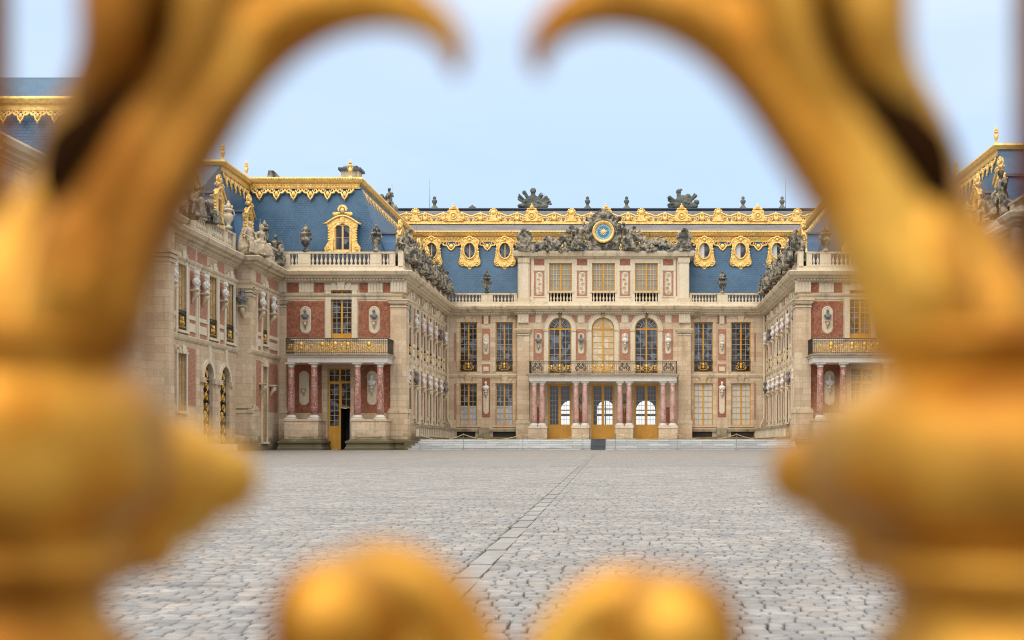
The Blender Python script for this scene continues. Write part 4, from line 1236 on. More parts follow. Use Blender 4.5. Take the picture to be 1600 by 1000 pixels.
# ---------------------------------------------------------------- outer wings
def outer_wing(side):
    L = side < 0; sn = 'left' if L else 'right'
    mx = (lambda x: x) if L else (lambda x: -4.1 - x)
    PT = lambda p: p if L else [(-4.1 - x, y) for x, y in p][::-1]
    FM = (lambda D: front(D)) if L else (lambda D: Fr((-4.1, D), (-1, 0), (0, -1)))
    FS = lambda x: facing_right(x) if L else facing_left(-4.1 - x)
    B = empty('palace_outer_wing', ('long stone and brick forecourt wing with two gilt-grilled arches at far left' if L else
              'forecourt wing with gilded roof edge glimpsed at far right beyond the gate'), 'palace wing')
    A, S = FS(XO), FS(XO2)
    a0, a1 = 93.9, 101.9
    wall(B, A, a0, a1, .6, 14.3, [(96.9, 98.1, 8.9, 13.2), (96.9, 98.1, 1.5, 7.2)], 'stone')
    wins = [(81.4, 83.0), (87.5, 89.2), (91.2, 93.0)]
    holes = [(a, b, 8.6, 13.2) for a, b in wins] + [(81.4, 83.0, 3.4, 7.1), (86.5, 88.5, 1.0, 6.8, True), (90.1, 92.2, 1.0, 6.8, True)]
    wall(B, S, 77.3, a0, .4, 14.3, holes, 'stone'); wall(B, S, 50, 76.3, .4, 14.3, [], 'stone')
    mb = MB()
    mb.quad([(mx(XO2), a0, .4), (mx(XO), a0, .4), (mx(XO), a0, 14.3), (mx(XO2), a0, 14.3)], 'stone')
    mb.build('return_wall', B)
    mb = MB(); pilaster(mb, A, 94.0, 95.2, n=.02, base=.4)
    Fm = FM(a0)
    for z, q in ((12.2, .08), (12.45, .16), (12.7, .24), (3.95, .14), (3.6, .2)):
        mb.box(Fm, XO2 - .0, XO + .02 + q, z, z + .2, -.2, q, 'trim')
    mb.box(Fm, XO2, XO + .12, .4, 3.6, -.2, .12, 'stone')
    mb.cut()
    mb.box(FS(XO), 76.3, 77.3, .4, 14.25, -1.1, .3, 'stone')
    for z, q in ((12.2, .08), (12.45, .16), (12.7, .24)): mb.box(FS(XO), 76.3 - q, 77.3 + q, z, z + .2, -1.0, .3 + q, 'trim')
    mb.parts('pilaster', B)
    br = MB(); tr_ = MB(); cs = MB()
    def bay(F, a, b, lower=True):
        tr_.cut(); br.cut().box(F, a, b, 9.7, 12.7, -.05, .02, 'pink'); br.cut().box(F, a, b, 13.35, 14.1, -.05, .02, 'pink'); br.cut().box(F, a, b, 8.35, 9.45, -.05, .02, 'pink')
        tr_.box(F, a, b, 9.45, 9.72, -.05, .07, 'pale'); tr_.box(F, a + .18, b - .18, 8.65, 9.2, -.03, .07, 'pale')
        tr_.box(F, a - .1, a + .1, 8.3, 12.84, -.05, .12, 'pale'); tr_.box(F, b - .1, b + .1, 8.3, 12.84, -.05, .12, 'pale')
        if lower: br.cut().box(F, a, b, 3.8, 7.6, -.05, .02, 'pink')
    bay(S, 79.0, 81.1); bay(S, 83.3, 84.9); bay(S, 85.3, 87.2, False); bay(S, 89.5, 90.9, False); bay(S, 93.2, 93.85, False)
    bay(A, 95.4, 96.6); bay(A, 98.4, 101.2)
    br.parts('brick_panel', B)
    for a, b in wins: surround(tr_, S, a, b, 8.6, 13.2, .2, .1)
    surround(tr_, S, 81.4, 83.0, 3.4, 7.1, .2, .1); surround(tr_, A, 96.9, 98.1, 8.9, 13.2, .18, .1); surround(tr_, A, 96.9, 98.1, 1.5, 7.2, .18, .1)
    tr_.cut(); tr_.box(S, 85.1, 93.88, .4, 1.3, -.02, .1, 'pale')
    for c, r in ((87.5, 1.0), (91.15, 1.05)):
        tr_.cut(); tr_.ring(S, c, 6.8 - r, r + .3, r, -.02, .1, 'pale', 0, pi, 16)
        for d in (-1, 1): tr_.box(S, c + d * (r + .3) - .35 + .0, c + d * (r + .3) + .35, 5.45, 5.8, -.02, .2, 'trim')
        tr_.box(S, c - .2, c + .2, 6.85, 8.0, -.02, .16, 'pale')
    tr_.parts('stone_surround', B)
    for a, b in wins:
        window(B, S, a, b, 8.6, 13.2, 2, 8, 'warmblind', -.25); railing(B, S, a, b, 8.6, 9.9, .02, [((a + b) / 2, .9), ((a + b) / 2, .6)], 'window_railing', dense=True)
    window(B, S, 81.4, 83.0, 3.4, 7.1, 2, 6, 'warmblind', -.25)
    window(B, A, 96.9, 98.1, 8.9, 13.2, 2, 8, 'warmblind', -.25); railing(B, A, 96.9, 98.1, 8.9, 10.0, .02, [(97.5, .9)], 'window_railing', dense=True)
    window(B, A, 96.9, 98.1, 1.5, 7.2, 2, 9, 'warmblind', -.2)
    for c, r in ((87.5, 1.0), (91.15, 1.05)):
        g = MB(); zc = 6.8 - r
        for i in range(9):
            u = c - r + 2 * r * (i + .5) / 9; h = (r * r - (u - c) ** 2) ** .5
            g.box(S, u - .02, u + .02, 1.0, zc + h, -.3, -.26, 'iron')
        g.box(S, c - r, c + r, zc - .1, zc, -.32, -.22, 'goldiron')
        for k in range(6):
            for d in (-1, 1):
                g.tube(spiral(S, c + d * .42, 1.7 + .72 * k, .32, 1.6, (-1) ** k * pi / 2, d, -.24), .045, 5, 'goldiron')
                g.tube(spiral(S, c + d * .8, 2.0 + .72 * k, .16, 1.4, -pi / 2, -d, -.24), .045, 5, 'iron')
        for d in (-1, 1): g.tube(spiral(S, c + d * .42, zc + .35, .26, 1.5, -pi / 2, d, -.24), .05, 5, 'goldiron')
        g.ball(S(c, zc + .55, -.24), (.12, .12, .2), 'goldiron')
        g.ball(S(c, 3.4, -.24), (.1, .12, .2), 'goldiron')
        gr = g.build('gilded_grille', B)
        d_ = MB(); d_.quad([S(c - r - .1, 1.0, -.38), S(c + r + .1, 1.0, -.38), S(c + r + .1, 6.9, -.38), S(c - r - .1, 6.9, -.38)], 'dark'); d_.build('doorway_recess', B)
    bl = [(S, 80.0), (S, 84.1), (S, 86.1), (S, 90.2), (S, 93.2), (A, 96.0), (A, 99.0)]
    for i, (F, u) in enumerate(bl):
        if i == 4: F, u = Fm, -28.1
        console(cs, F, u, 11.45, .95)
        f = F(u, 0, .34)
        add_bust((f[0], f[1], 11.45), 0 if i == 4 else (rad(90) if L else rad(-90)), '%s white bust from the near end high on the %s forecourt wing wall' % (ordn[i], sn), 'busts on the palace walls', i == 4, 1.15)
    for F, u in ((A, 96.3), (A, 99.0)): console(cs, F, u, 5.9, .95)
    cs.parts('wall_console', B)
    pth = [(XO2, 50), (XO2, 76.3), (XO, 76.3), (XO, 77.3), (XO2, 77.3), (XO2, a0), (XO, a0), (XO, 101.6)]
    mb = MB(); mb.sweep(PT(pth), CORNICE, 'trim'); mb.build('cornice', B)
    mb = MB(); mb.sweep(PT([(XO2, 77.3), (XO2, a0), (XO, a0), (XO, 101.8)]), ARCHITR, 'trim'); mb.sweep(PT([(XO2, 77.3), (XO2, a0)]), STRING, 'trim'); mb.sweep(PT([(XO, a0 - .03), (XO, 101.8)]), STRING, 'trim'); mb.build('string_course', B)
    mb = MB(); mb.sweep(PT(pth), PARAPET, 'pale'); mb.build('parapet_base', B)
    balustrade(B, FS(XO2), 77.3, 93.2, 15.48, 16.62, -.05, [(77.3, 78.4), (80.6, 81.4), (83.4, 84.6), (87, 87.8), (90.6, 91.4), (92.6, 93.2)], seg=6)
    balustrade(B, FS(XO), 93.6, 101.5, 15.48, 16.62, -.05, [(93.6, 96.2), (98.2, 99.0), (100.8, 101.5)], seg=6)
    X = mx
    mb = MB(); g = 15.43
    mb.quad([(X(-45), 50, g), (X(XO2), 50, g), (X(XO2), 102, g), (X(-45), 102, g)], 'lead'); mb.build('roof_gutter', B)
    zb, zt, bx, tx, cy = 15.5, 22.55, -29.9, -30.8, (97.2 if L else 92.0)
    mb = MB()
    mb.quad([(X(bx), 84, zb), (X(bx), 104.4, zb), (X(tx), 104.4, zt), (X(tx), cy, zt)], 'slate')
    mb.quad([(X(bx), 84, zb), (X(-44), 84, zb), (X(-44), cy, zt), (X(tx), cy, zt)], 'slate')
    mb.quad([(X(-44), cy, zt + .1), (X(tx), cy, zt + .1), (X(tx), 110, zt + .1), (X(-44), 110, zt + .1)], 'lead')
    mb.build('roof', B)
    rp = [(21.95, -.1), (21.95, .16), (22.07, .2), (22.11, .1), (22.37, .12), (22.45, .3), (22.7, .42), (22.85, .38), (22.9, -.5)]
    mb = MB(); mb.sweep(PT([(-44, cy), (tx, cy), (tx, 104.0)]), rp, 'gold'); mb.build('gilded_ridge', B)
    mb = MB(); lambrequin(mb, FS(tx), cy + .1, 103.9, 21.97, .95, 1.2, .12, slope=.13); lambrequin(mb, FM(cy - .1), -36, tx - .1, 21.97, .9, 1.2, .3, slope=.6); mb.parts('gilded_fringe', B)
    for u in (86.6, 92.3, 99.6): dormer(B, FS(-29.45), u, 16.6, 0, 2.5, 4.2, deep=2.0)
    make_urn('gilded_finial', (X(tx + .1), cy + .1, 22.85), 1.35, '', None, 'gold', B); make_urn('gilded_finial', (X(-30.6), 103.0, 22.85), 1.3, '', None, 'gold', B)
    # higher roof of the nearer block behind
    mb = MB()
    mb.quad([(X(-60), 76, 15.5), (X(-31.0), 76, 15.5), (X(-31.6), 77.2, 21.2), (X(-60), 77.2, 21.2)], 'slate')
    mb.quad([(X(-60), 77.2, 22.1), (X(-31.6), 77.2, 22.1), (X(-32.2), 80, 24.2), (X(-60), 80, 24.2)], 'slate')
    mb.quad([(X(-31.0), 76, 15.5), (X(-31.0), 84, 15.5), (X(-31.6), 84, 21.2), (X(-31.6), 77.2, 21.2)], 'slate')
    mb.quad([(X(-60), 80, 24.2), (X(-32.2), 80, 24.2), (X(-32.2), 84, 24.2), (X(-60), 84, 24.2)], 'lead')
    mb.quad([(X(-31.6), 77.2, 21.2), (X(-31.6), 84, 21.2), (X(-32.2), 84, 24.2), (X(-32.2), 80, 24.2)], 'slate')
    mb.build('roof', B)
    mb = MB(); mb.sweep(PT([(-60, 77.2), (-31.6, 77.2), (-31.6, 84)]), [(z - .68, q) for z, q in rp], 'gold'); lambrequin(mb, FM(77.0), -44, -31.7, 21.3, .75, 1.0, .2, slope=.2); mb.build('gilded_ridge', B)
    make_urn('stone_urn', (X(-28.3), 91.0, 16.63), 1.95, 'pale stone urn on the %s forecourt wing balustrade, nearer the camera' % sn, 'urns on the balustrades', 'trim')
    make_urn('stone_urn', (X(-27.9), 98.6, 16.63), 1.9, 'stone urn on the %s forecourt wing balustrade, beside the pavilion corner' % sn, 'urns on the balustrades')
    return B
outer_wing(-1)
outer_wing(1)

# ---------------------------------------------------------------- central palace building
def central():
    B = empty('palace_building', 'central palace building with clock pediment, arched windows and gilded blue slate roof', 'palace')
    U, Z = UZ(DR); F = front(DR); DA = 126.8; UA, ZA = UZ(DA); A = front(DA)
    bays = [(718.3, 745.6), (774.5, 801.5), (1084, 1114), (1142.5, 1173)]
    for a, b, x0, x1 in ((0, 2, XL - .1, UA(809)), (2, 4, UA(1079), XR + .1)):
        holes = []
        for p, q in bays[a:b]:
            holes += [(U(p), U(q), Z(581), Z(503.5)), (U(p), U(q), Z(665), Z(599))]
        wall(B, F, x0, x1, 1.6, 14.3, holes)
    arch = [(857, 893), (924.5, 960), (992, 1028)]; doors = [(856, 893), (924, 960), (991, 1028)]
    holes = [(UA(p), UA(q), 8.3, ZA(496), True) for p, q in arch] + [(UA(p), UA(q), ZF + .01, ZA(600)) for p, q in doors]
    wall(B, A, UA(808), UA(1080), 1.6, 14.3, holes)
    mb = MB()
    for x in (UA(808), UA(1080)): mb.quad([(x, DA, 1.6), (x, DR, 1.6), (x, DR, 14.3), (x, DA, 14.3)], 'stone')
    mb.build('return_wall', B)
    # brick and plaques
    br = MB(); tr_ = MB(); nq = MB(); cs = MB()
    for k, (c, w) in enumerate(((759.5, 13), (1128, 13.5))):
        u, h = U(c), w / 2 / 15.69
        br.cut().box(F, u - h, u + h, Z(563), Z(514), -.05, .02, 'pink'); br.cut().box(F, u - h, u + h, Z(583), Z(569), -.05, .02, 'pink')
        br.cut().box(F, u - h, u + h, Z(652), Z(591), -.05, .02, 'brick')
        tr_.box(F, u - h + .15, u + h - .15, Z(580), Z(573), -.02, .06, 'pale')
        niche_plaque(nq, F, u, Z(538), .56, 2.1); niche_plaque(nq, F, u, Z(624), .56, 2.9)
        console(cs, F, u, Z(541), .6); console(cs, F, u, Z(612), .7)
        br.cut().box(F, u - h - .02, u - h + .16, Z(506), Z(492), -.03, .03, 'brick'); br.cut().box(F, u + h - .16, u + h + .02, Z(506), Z(492), -.03, .03, 'brick')
        fluted(tr_, F, u - h + .2, u + h - .2, Z(507), Z(490), .1)
        sn = 'left' if k == 0 else 'right'
        add_bust((u, DR - .28, Z(541)), 0, 'small pale bust on the oval plaque between the two upper windows %s of the centre' % sn, 'busts on the palace walls', False, .62)
        add_bust((u, DR - .28, Z(612)), 0, 'white bust between the two ground floor windows %s of the columned porch' % sn, 'busts on the palace walls', False, .9)
    for i, (p, q) in enumerate(bays):
        for a, b in ((503.5, 581), (599, 665)): surround(tr_, F, U(p), U(q), Z(b), Z(a), .3, .06, mat='stone', sill=(a > 550))
        window(B, F, U(p), U(q), Z(581), Z(503.5), 2, 9, 'pane', -.22)
        window(B, F, U(p), U(q), Z(665), Z(599), 2, 7, 'blind' if i > 1 else [('pane', Z(634), Z(599)), ('curtain', Z(665), Z(634.001))], -.22)
        railing(B, F, U(p), U(q), Z(581) + .02, Z(562), .03, [((U(p) + U(q)) / 2, 1.15)], 'window_railing')
    # side frames at far left, far right
    for x in (U(711), U(1180)): br.cut().box(F, x - .08, x + .08, 3.8, 7.4, -.03, .02, 'pink'); br.cut().box(F, x - .08, x + .08, 9.6, 12.4, -.03, .02, 'pink')
    # avant-corps upper storey
    ps = [(841.5, 1), (908, 1), (976.5, 0), (1044, 0)]
    for k, (c, d) in enumerate(ps):
        u = UA(c)
        br.cut().box(A, u - .5, u + .5, ZA(562), ZA(514), -.05, .02, 'pink')
        niche_plaque(nq, A, u, ZA(537), .62, 2.1); console(cs, A, u, ZA(538), .66)
        fluted(tr_, A, u - .28, u + .28, ZA(505), ZA(491), .08)
        br.cut().box(A, u - .92 - (0 if k else .2), u - .36, ZA(504), ZA(493), -.05, .02, 'pink'); br.cut().box(A, u + .36, u + .92 + (.2 if k == 3 else 0), ZA(504), ZA(493), -.05, .02, 'pink')
        add_bust((u, DA - .3, ZA(538)), 0, ['dark bust left of the left arched window above the balcony', 'dark bust between the left and middle arched windows', 'white bust between the middle and right arched windows', 'pale worn bust right of the right arched window above the balcony'][k], 'busts on the palace walls', k < 2, .88)
    for p, q in arch:
        tr_.cut(); c, r = (UA(p) + UA(q)) / 2, (UA(q) - UA(p)) / 2; zs = ZA(496) - r
        tr_.ring(A, c, zs, r + .42, r, -.03, .1, 'pale', 0, pi, 20); tr_.ring(A, c, zs, r + .5, r + .38, -.03, .15, 'trim', 0, pi, 20)
        for d in (-1, 1):
            tr_.box(A, c + d * (r + .21) - .21, c + d * (r + .21) + .21, 8.35, zs, -.03, .1, 'pale')
            tr_.box(A, c + d * (r + .24) - .26, c + d * (r + .24) + .26, zs - .2, zs - .02, -.03, .18, 'trim')
        tr_.prism(A, [(c - .108, ZA(496) + .02), (c + .108, ZA(496) + .02), (c + .24, ZA(496) + .62), (c - .24, ZA(496) + .62)], -.03, .3, 'statue')
    for k, (p, q) in enumerate(arch):
        window(B, A, UA(p), UA(q), 8.36, ZA(496), 2, 7, 'warmblind' if k == 1 else 'pane', -.22, arch=True, fw=.1, munt='paleochre' if k == 1 else 'muntin')
    tr_.parts('stone_surround', B); br.parts('brick_panel', B); nq.parts('niche_plaque', B); cs.parts('wall_console', B)
    for p, q in doors:
        u0, u1 = UA(p), UA(q)
        window(B, A, u0, u1, ZF + .01, ZA(600), 3, 8, 'glass', -.25, name='door', panel=ZA(665) - ZF - .1, fw=.2, mw=.28)
    # pilasters
    for side in (0, 1):
        mb = MB(); a, b = ((808, 827), (1059, 1079))[side]
        pilaster(mb, A, UA(a) + .05, UA(b), zt=12.8, zb=3.4, n=.22, base=1.7); mb.parts('pilaster', B)
        mb = MB(); fluted(mb, A, UA(a) + .1, UA(b) - .05, ZA(505), ZA(490), .25); mb.build('frieze', B)
    # porch
    DP = 124.8; kp = FPX / DP; u = lambda px: (px - VX) / kp; Pf = front(124.35)
    cols = [834.5, 847, 900, 914, 968.5, 983, 1036, 1051]
    for c in cols: column(B, (u(c), DP), 3.42, 7.12, .285, mat='pinkmarble')
    mb = MB()
    for a, b in ((826, 855), (893.5, 920.5), (962, 989), (1029, 1058.5)):
        mb.cut()
        mb.box(Pf, u(a), u(b), 1.7, 2.95, -2.6, 0, 'stone'); mb.box(Pf, u(a) - .05, u(b) + .05, 2.95, 3.07, -2.6, .06, 'pale')
        mb.box(Pf, u(a) + .55, u(b) - .55, 3.07, 7.5, -2.5, -1.6, 'stone')
        mb.box(Pf, u(a) + .62, u(b) - .62, 3.5, 5.0, -1.7, -1.58, 'brick')
    mb.parts('porch_pedestal', B)
    mb = MB()
    mb.box(Pf, u(827), u(1057), 7.5, 7.95, -2.6, 0, 'white'); mb.box(Pf, u(825), u(1059), 7.95, 8.05, -2.6, .14, 'white'); mb.box(Pf, u(823), u(1061), 8.05, 8.22, -2.6, .28, 'plinthstone')
    mb.build('porch_entablature', B)
    for c, t_ in ((907, 'left'), (975.7, 'right')):
        add_bust((u(c), 125.55, 5.3), 0, 'dark bust in the porch niche between the paired columns %s of the middle door' % t_, 'busts on the palace walls', True, .95)
    cp_ = MB()
    for c in (907, 975.7): console(cp_, front(125.95), u(c), 5.3, .85)
    cp_.parts('wall_console', B)
    gp = []
    for c in (875, 942, 1010): gp += [(u(c), 1.1), (u(c - 13), .85), (u(c + 13), .85)]
    railing(B, Pf, u(828), u(1057), 8.22, 9.45, .1, gp, ends=2.3, pitch=.2)
    mb = MB()
    for c in (841, 908, 976, 1044):
        mb.cut()
        for d in (-1, 1):
            mb.tube(spiral(Pf, u(c) + d * .3, 8.75, .24, 1.4, -pi / 2, d, .12), .04, 5, 'iron'); mb.tube(spiral(Pf, u(c) + d * .25, 9.1, .14, 1.4, pi / 2, d, .12), .035, 5, 'iron')
        mb.ball(Pf(u(c), 8.85, .14), (.12, .08, .2), 'lead')
    mb.parts('railing_ornament', B)
    # base course with openings
    mb = MB()
    for a, b in ((703, 749), (764, 826), (1059, 1119), (1136, 1184)):
        mb.cut()
        for z0, z1, q, m in ((1.7, 2.0, .3, 'plinthstone'), (2.0, 2.1, .22, 'plinthstone'), (2.62, 2.85, .2, 'plinthstone'), (2.85, 3.0, .12, 'stone')):
            mb.box(F, U(a), U(b), z0, z1, -.1, q, m)
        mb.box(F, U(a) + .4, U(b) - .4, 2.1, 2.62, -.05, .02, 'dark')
    for a in (756.5, 1127.5): mb.cut().box(F, U(a) - .5, U(a) + .5, 1.7, 3.0, -.1, .35, 'plinthstone')
    mb.parts('base_moulding', B)
    # cornices
    pth = [(XL, 127.4), (UA(806.5), 127.4), (UA(806.5), 126.75), (UA(1081.5), 126.75), (UA(1081.5), 127.4), (XR, 127.4)]
    mb = MB(); mb.sweep(pth, CORNICE, 'trim'); mb.build('cornice', B)
    mb = MB(); dentils(mb, F, XL, UA(806), .05); dentils(mb, A, UA(808), UA(1080), .05); dentils(mb, F, UA(1082), XR, .05); mb.parts('dentils', B)
    mb = MB(); mb.sweep([(XL, DR), (UA(808), DR)], STRING, 'trim'); mb.sweep([(UA(1080), DR), (XR, DR)], STRING, 'trim'); mb.build('string_course', B)
    mb = MB(); mb.sweep(pth, PARAPET, 'pale'); mb.build('parapet_base', B)
    balustrade(B, F, XL + .1, U(808), 15.45, 16.42, -.15, [(U(752), U(770)), (U(803), U(808))]); balustrade(B, F, U(1078), XR - .1, 15.45, 16.42, -.15, [(U(1077.5), U(1081)), (U(1120), U(1137))])
    mb = MB(); mb.quad([(-26, 127.3, 15.43), (22, 127.3, 15.43), (22, 131, 15.43), (-26, 131, 15.43)], 'lead'); mb.build('roof_gutter', B)
    # attic
    DT = 127.35; UT, ZT = UZ(DT); T = front(DT)
    wn = [(858, 894), (925, 961), (992, 1028)]
    ho = [(UT(p), UT(q), ZT(455), ZT(411)) for p, q in wn] + [(UT(p), UT(q), ZT(471), ZT(457.5)) for p, q in wn]
    wall(B, T, UT(809), UT(1077), 15.3, 20.1, ho, 'pale', name='attic_wall', depth=.35)
    mb = MB()
    for x in (UT(809), UT(1077)): mb.quad([(x, DT, 15.4), (x, 134, 15.4), (x, 134, 20.1), (x, DT, 20.1)], 'pale')
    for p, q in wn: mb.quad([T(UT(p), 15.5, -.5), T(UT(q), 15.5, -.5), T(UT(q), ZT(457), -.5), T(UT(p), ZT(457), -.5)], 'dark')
    mb.quad([(UT(809), DT, 20.3), (UT(1077), DT, 20.3), (UT(1077), 134, 20.3), (UT(809), 134, 20.3)], 'lead')
    mb.build('attic_side', B)
    for p, q in wn:
        window(B, T, UT(p), UT(q), ZT(455), ZT(411), 3, 5, 'greyblind', -.18, frame='ochre', munt='paleochre', fw=.1, mw=.18)
        mb = MB()
        for i in range(7): baluster(mb, T(UT(p) + (UT(q) - UT(p)) * (i + .5) / 7, ZT(471), -.17), ZT(457.5) - ZT(471), 1.1)
        mb.build('baluster_row', B)
    br = MB(); tr_ = MB()
    for p in (842.5, 909.5, 976.5, 1044):
        c = UT(p)
        br.cut().box(T, c - .52, c + .52, ZT(463), ZT(423), -.04, .02, 'pink'); br.cut().box(T, c - .52, c + .52, ZT(414.5), ZT(405), -.04, .02, 'brick')
        niche_plaque(tr_, T, c, ZT(443), .68, 2.3, .05)
        for i in range(5):
            tr_.tube(spiral(T, c + .05 * (-1) ** i, ZT(443) - .9 + .42 * i, .16, 1.3, 0, (-1) ** i, .07), .035, 4, 'stone')
        tr_.box(T, c - .6, c + .6, ZT(463) - .1, ZT(463), -.02, .06, 'pale'); tr_.box(T, c - .6, c + .6, ZT(423), ZT(423) + .08, -.02, .06, 'pale')
    for p in (829, 1057): br.cut().box(T, UT(p) - .07, UT(p) + .07, ZT(463), ZT(405), -.04, .02, 'pink')
    br.parts('brick_panel', B)
    for p, q in wn:
        tr_.box(T, UT(p) - .16, UT(p), ZT(455), ZT(411), -.02, .06, 'pale'); tr_.box(T, UT(q), UT(q) + .16, ZT(455), ZT(411), -.02, .06, 'pale')
        tr_.box(T, UT(p) - .2, UT(q) + .2, ZT(411), ZT(408), -.02, .09, 'trim'); tr_.box(T, UT(p) - .16, UT(q) + .16, ZT(457.5), ZT(455), -.02, .1, 'trim')
    tr_.parts('stone_surround', B)
    for a, b in ((811, 826), (1061, 1076)):
        mb = MB(); mb.box(T, UT(a), UT(b), 15.9, 19.4, -.1, .2, 'pale'); mb.box(T, UT(a) - .1, UT(b) + .1, 19.4, 19.9, -.1, .28, 'trim'); mb.box(T, UT(a) - .14, UT(b) + .14, 15.5, 15.9, -.1, .32, 'trim')
        mb.parts('pilaster', B)
    mb = MB()
    mb.sweep([(UT(809), 134), (UT(809), DT), (UT(1077), DT), (UT(1077), 134)], [(19.85, -.1), (19.85, .1), (20.0, .18), (20.05, .42), (20.3, .5), (20.5, .52), (20.56, .45), (20.56, -.4)], 'trim')
    mb.build('attic_cornice', B)
    # clock and its carved pediment
    cx, cz, yc = (943 - VX) * DT / FPX, ZT(364), 126.95; zb = 20.5
    def surroundf(mb):
        mb.ball((cx, yc + .25, cz - .25), (1.45, .4, 1.75), 'statue', 20, 14)
        mb.box(front(0), cx - 1.0, cx + 1.0, zb, zb + 1.2, -yc - .6, -yc - .0, 'statue')
        mb.tube([(cx + 1.28 * math.cos(a * pi / 12), yc, cz + 1.28 * math.sin(a * pi / 12)) for a in range(24)], .2, 8, 'statue', True)
        for k in range(9):
            a = pi * (.12 + .76 * k / 8); mb.ball((cx + 1.55 * math.cos(a), yc, cz + .1 + 1.5 * math.sin(a)), (.22, .25, .24), 'statue')
        mb.ball((cx, yc - .1, cz + 1.75), (.34, .3, .38), 'statue', 12, 8); mb.ball((cx, yc - .05, cz + 2.15), (.28, .25, .22), 'statue')
        for d in (-1, 1):
            mb.tube([(cx + d * .3, yc, cz + 2.05), (cx + d * .7, yc, cz + 1.75), (cx + d * 1.15, yc, cz + 1.35), (cx + d * 1.6, yc, cz + 1.45)], [.2, .22, .2, .14], 7, 'statue')
            mb.tube([(cx + d * 1.2, yc, cz + 1.1), (cx + d * 1.65, yc, cz + 1.3), (cx + d * 1.75, yc, cz + 1.6)], [.2, .16, .07], 6, 'statue')
            mb.tube([(cx + d * 1.45, yc + .1, cz + .9), (cx + d * 1.6, yc + .1, cz - .4), (cx + d * 1.2, yc + .1, cz - 1.7)], [.3, .26, .3], 8, 'statue')
    def add(o):
        COL.objects.link(o); o.parent = B; return o
    add(sculpt('clock_surround', surroundf, .055, 'statue', 1, .05, 4))
    def heap(d, xs, seed, figx):
        def f(mb):
            rr = random.Random(seed)
            sub = MB(); f_seated(sub, 0 if d < 0 else 1)
            k = len(mb.v); sx = 1.35
            ca, sa = math.cos(.35 * -d), math.sin(.35 * -d)
            mb.v += [(figx + (x * ca + (z - .6) * sa * .6) * sx, yc + y * sx * .8 + .1, zb + .1 + (z * 1.36)) for x, y, z in sub.v]
            mb.f += [tuple(a + k for a in g) for g in sub.f]; mb.mi += sub.mi; mb.sm += sub.sm
            if not mb.mats: mb.mats.append('statue')
            x0, x1 = xs
            for i in range(170):
                t = rr.random() ** 1.1; x = x0 + (x1 - x0) * t; h = (1.65 * (1 - t) ** .9 + .7) * (1 + .25 * math.sin(t * 11))
                r = rr.uniform(.09, .2)
                rot = Matrix.Rotation(rr.uniform(-1, 1), 3, 'Y')
                mb.ball((x, yc + rr.uniform(-.25, .2), zb + rr.uniform(.0, max(.05, h - r))), (r * rr.uniform(.7, 1.6), r * .9, r), 'statue', 8, 6, rot)
            for i in range(9):
                t = (i + .5) / 9; x = x0 + (x1 - x0) * t; h = 1.6 * (1 - t) ** .9 + .7
                mb.tube([(x, yc, zb + .2), (x + d * .3, yc - .05, zb + h + .15)], [.09, .05], 6, 'statue')
                mb.ball((x + d * .35, yc - .2, zb + h * .55), (.3, .1, .28), 'statue', 10, 6)
        return f
    add(sculpt('pediment_sculpture', heap(-1, (cx - 2.6, cx - 7.1), 3, cx - 2.45), .048, 'statue', 1, .05, 5))
    add(sculpt('pediment_sculpture', heap(1, (cx + 2.6, cx + 7.0), 8, cx + 2.45), .048, 'statue', 1, .05, 6))
    for i, px in enumerate((820, 1069)):
        x = (px - VX) * DT / FPX
        def f(mb, x=x):
            mb.ball((x, yc, zb + 1.3), (.5, .25, .75), 'statue', 14, 9)
            mb.tube([(x + .55 * math.cos(a * pi / 9), yc - .1, zb + 1.3 + .8 * math.sin(a * pi / 9)) for a in range(18)], .11, 6, 'statue', True)
            mb.ball((x, yc, zb + 2.15), (.42, .2, .16), 'statue'); mb.box(front(0), x - .6, x + .6, zb, zb + .5, -yc - .4, -yc + .25, 'statue')
            for d in (-1, 1): mb.ball((x + d * .55, yc - .1, zb + .5), (.3, .25, .38), 'statue'); mb.ball((x + d * .55, yc - .25, zb + .75), (.2, .2, .2), 'statue'); mb.tube([(x + d * .5, yc, zb + .9), (x + d * .75, yc, zb + 1.4), (x + d * .5, yc, zb + 1.95)], .1, 6, 'statue')
        add(sculpt('cartouche', f, .05, 'statue', 1, .06, i))
    C = front(126.55)
    mb = MB()
    mb.lathe((0, 0, 0), [(1.1, 0), (1.1, .2), (1.02, .28), (.92, .2), (.84, .22), (.8, .1), (.79, .04)], 40, 'gold')
    mb.v = [(cx + x, 126.75 - z, cz + y) for x, y, z in mb.v]
    for i in range(36):
        a = 2 * pi * i / 36; mb.ball(C(cx + .99 * math.cos(a), cz + .99 * math.sin(a), .08), (.055, .05, .055), 'gold', 6, 4)
    ck = mb.build('clock', B)
    mb = MB(); C2 = front(126.72)
    disc = lambda r, n, m: mb.quad([C2(cx + r * math.cos(2 * pi * i / 40), cz + r * math.sin(2 * pi * i / 40), n) for i in range(40)], m)
    disc(.82, .03, 'clockring'); disc(.56, .05, 'clockblue')
    for i in range(12):
        a = pi / 2 - 2 * pi * i / 12; c, s = math.cos(a), math.sin(a)
        for w_ in ((0,) if i % 3 else (-.045, .045)):
            mb.prism(C2, [(cx + r * c - (w_ + q) * s, cz + r * s + (w_ + q) * c) for r, q in ((.62, -.018), (.77, -.018), (.77, .018), (.62, .018))], .03, .055, 'gold')
    mb.build('clock_dial', ck)
    mb = MB(); pts = []
    for i in range(24):
        a = 2 * pi * i / 24; r = .42 if i % 2 == 0 else .2; pts.append((cx + r * math.cos(a), cz + r * math.sin(a)))
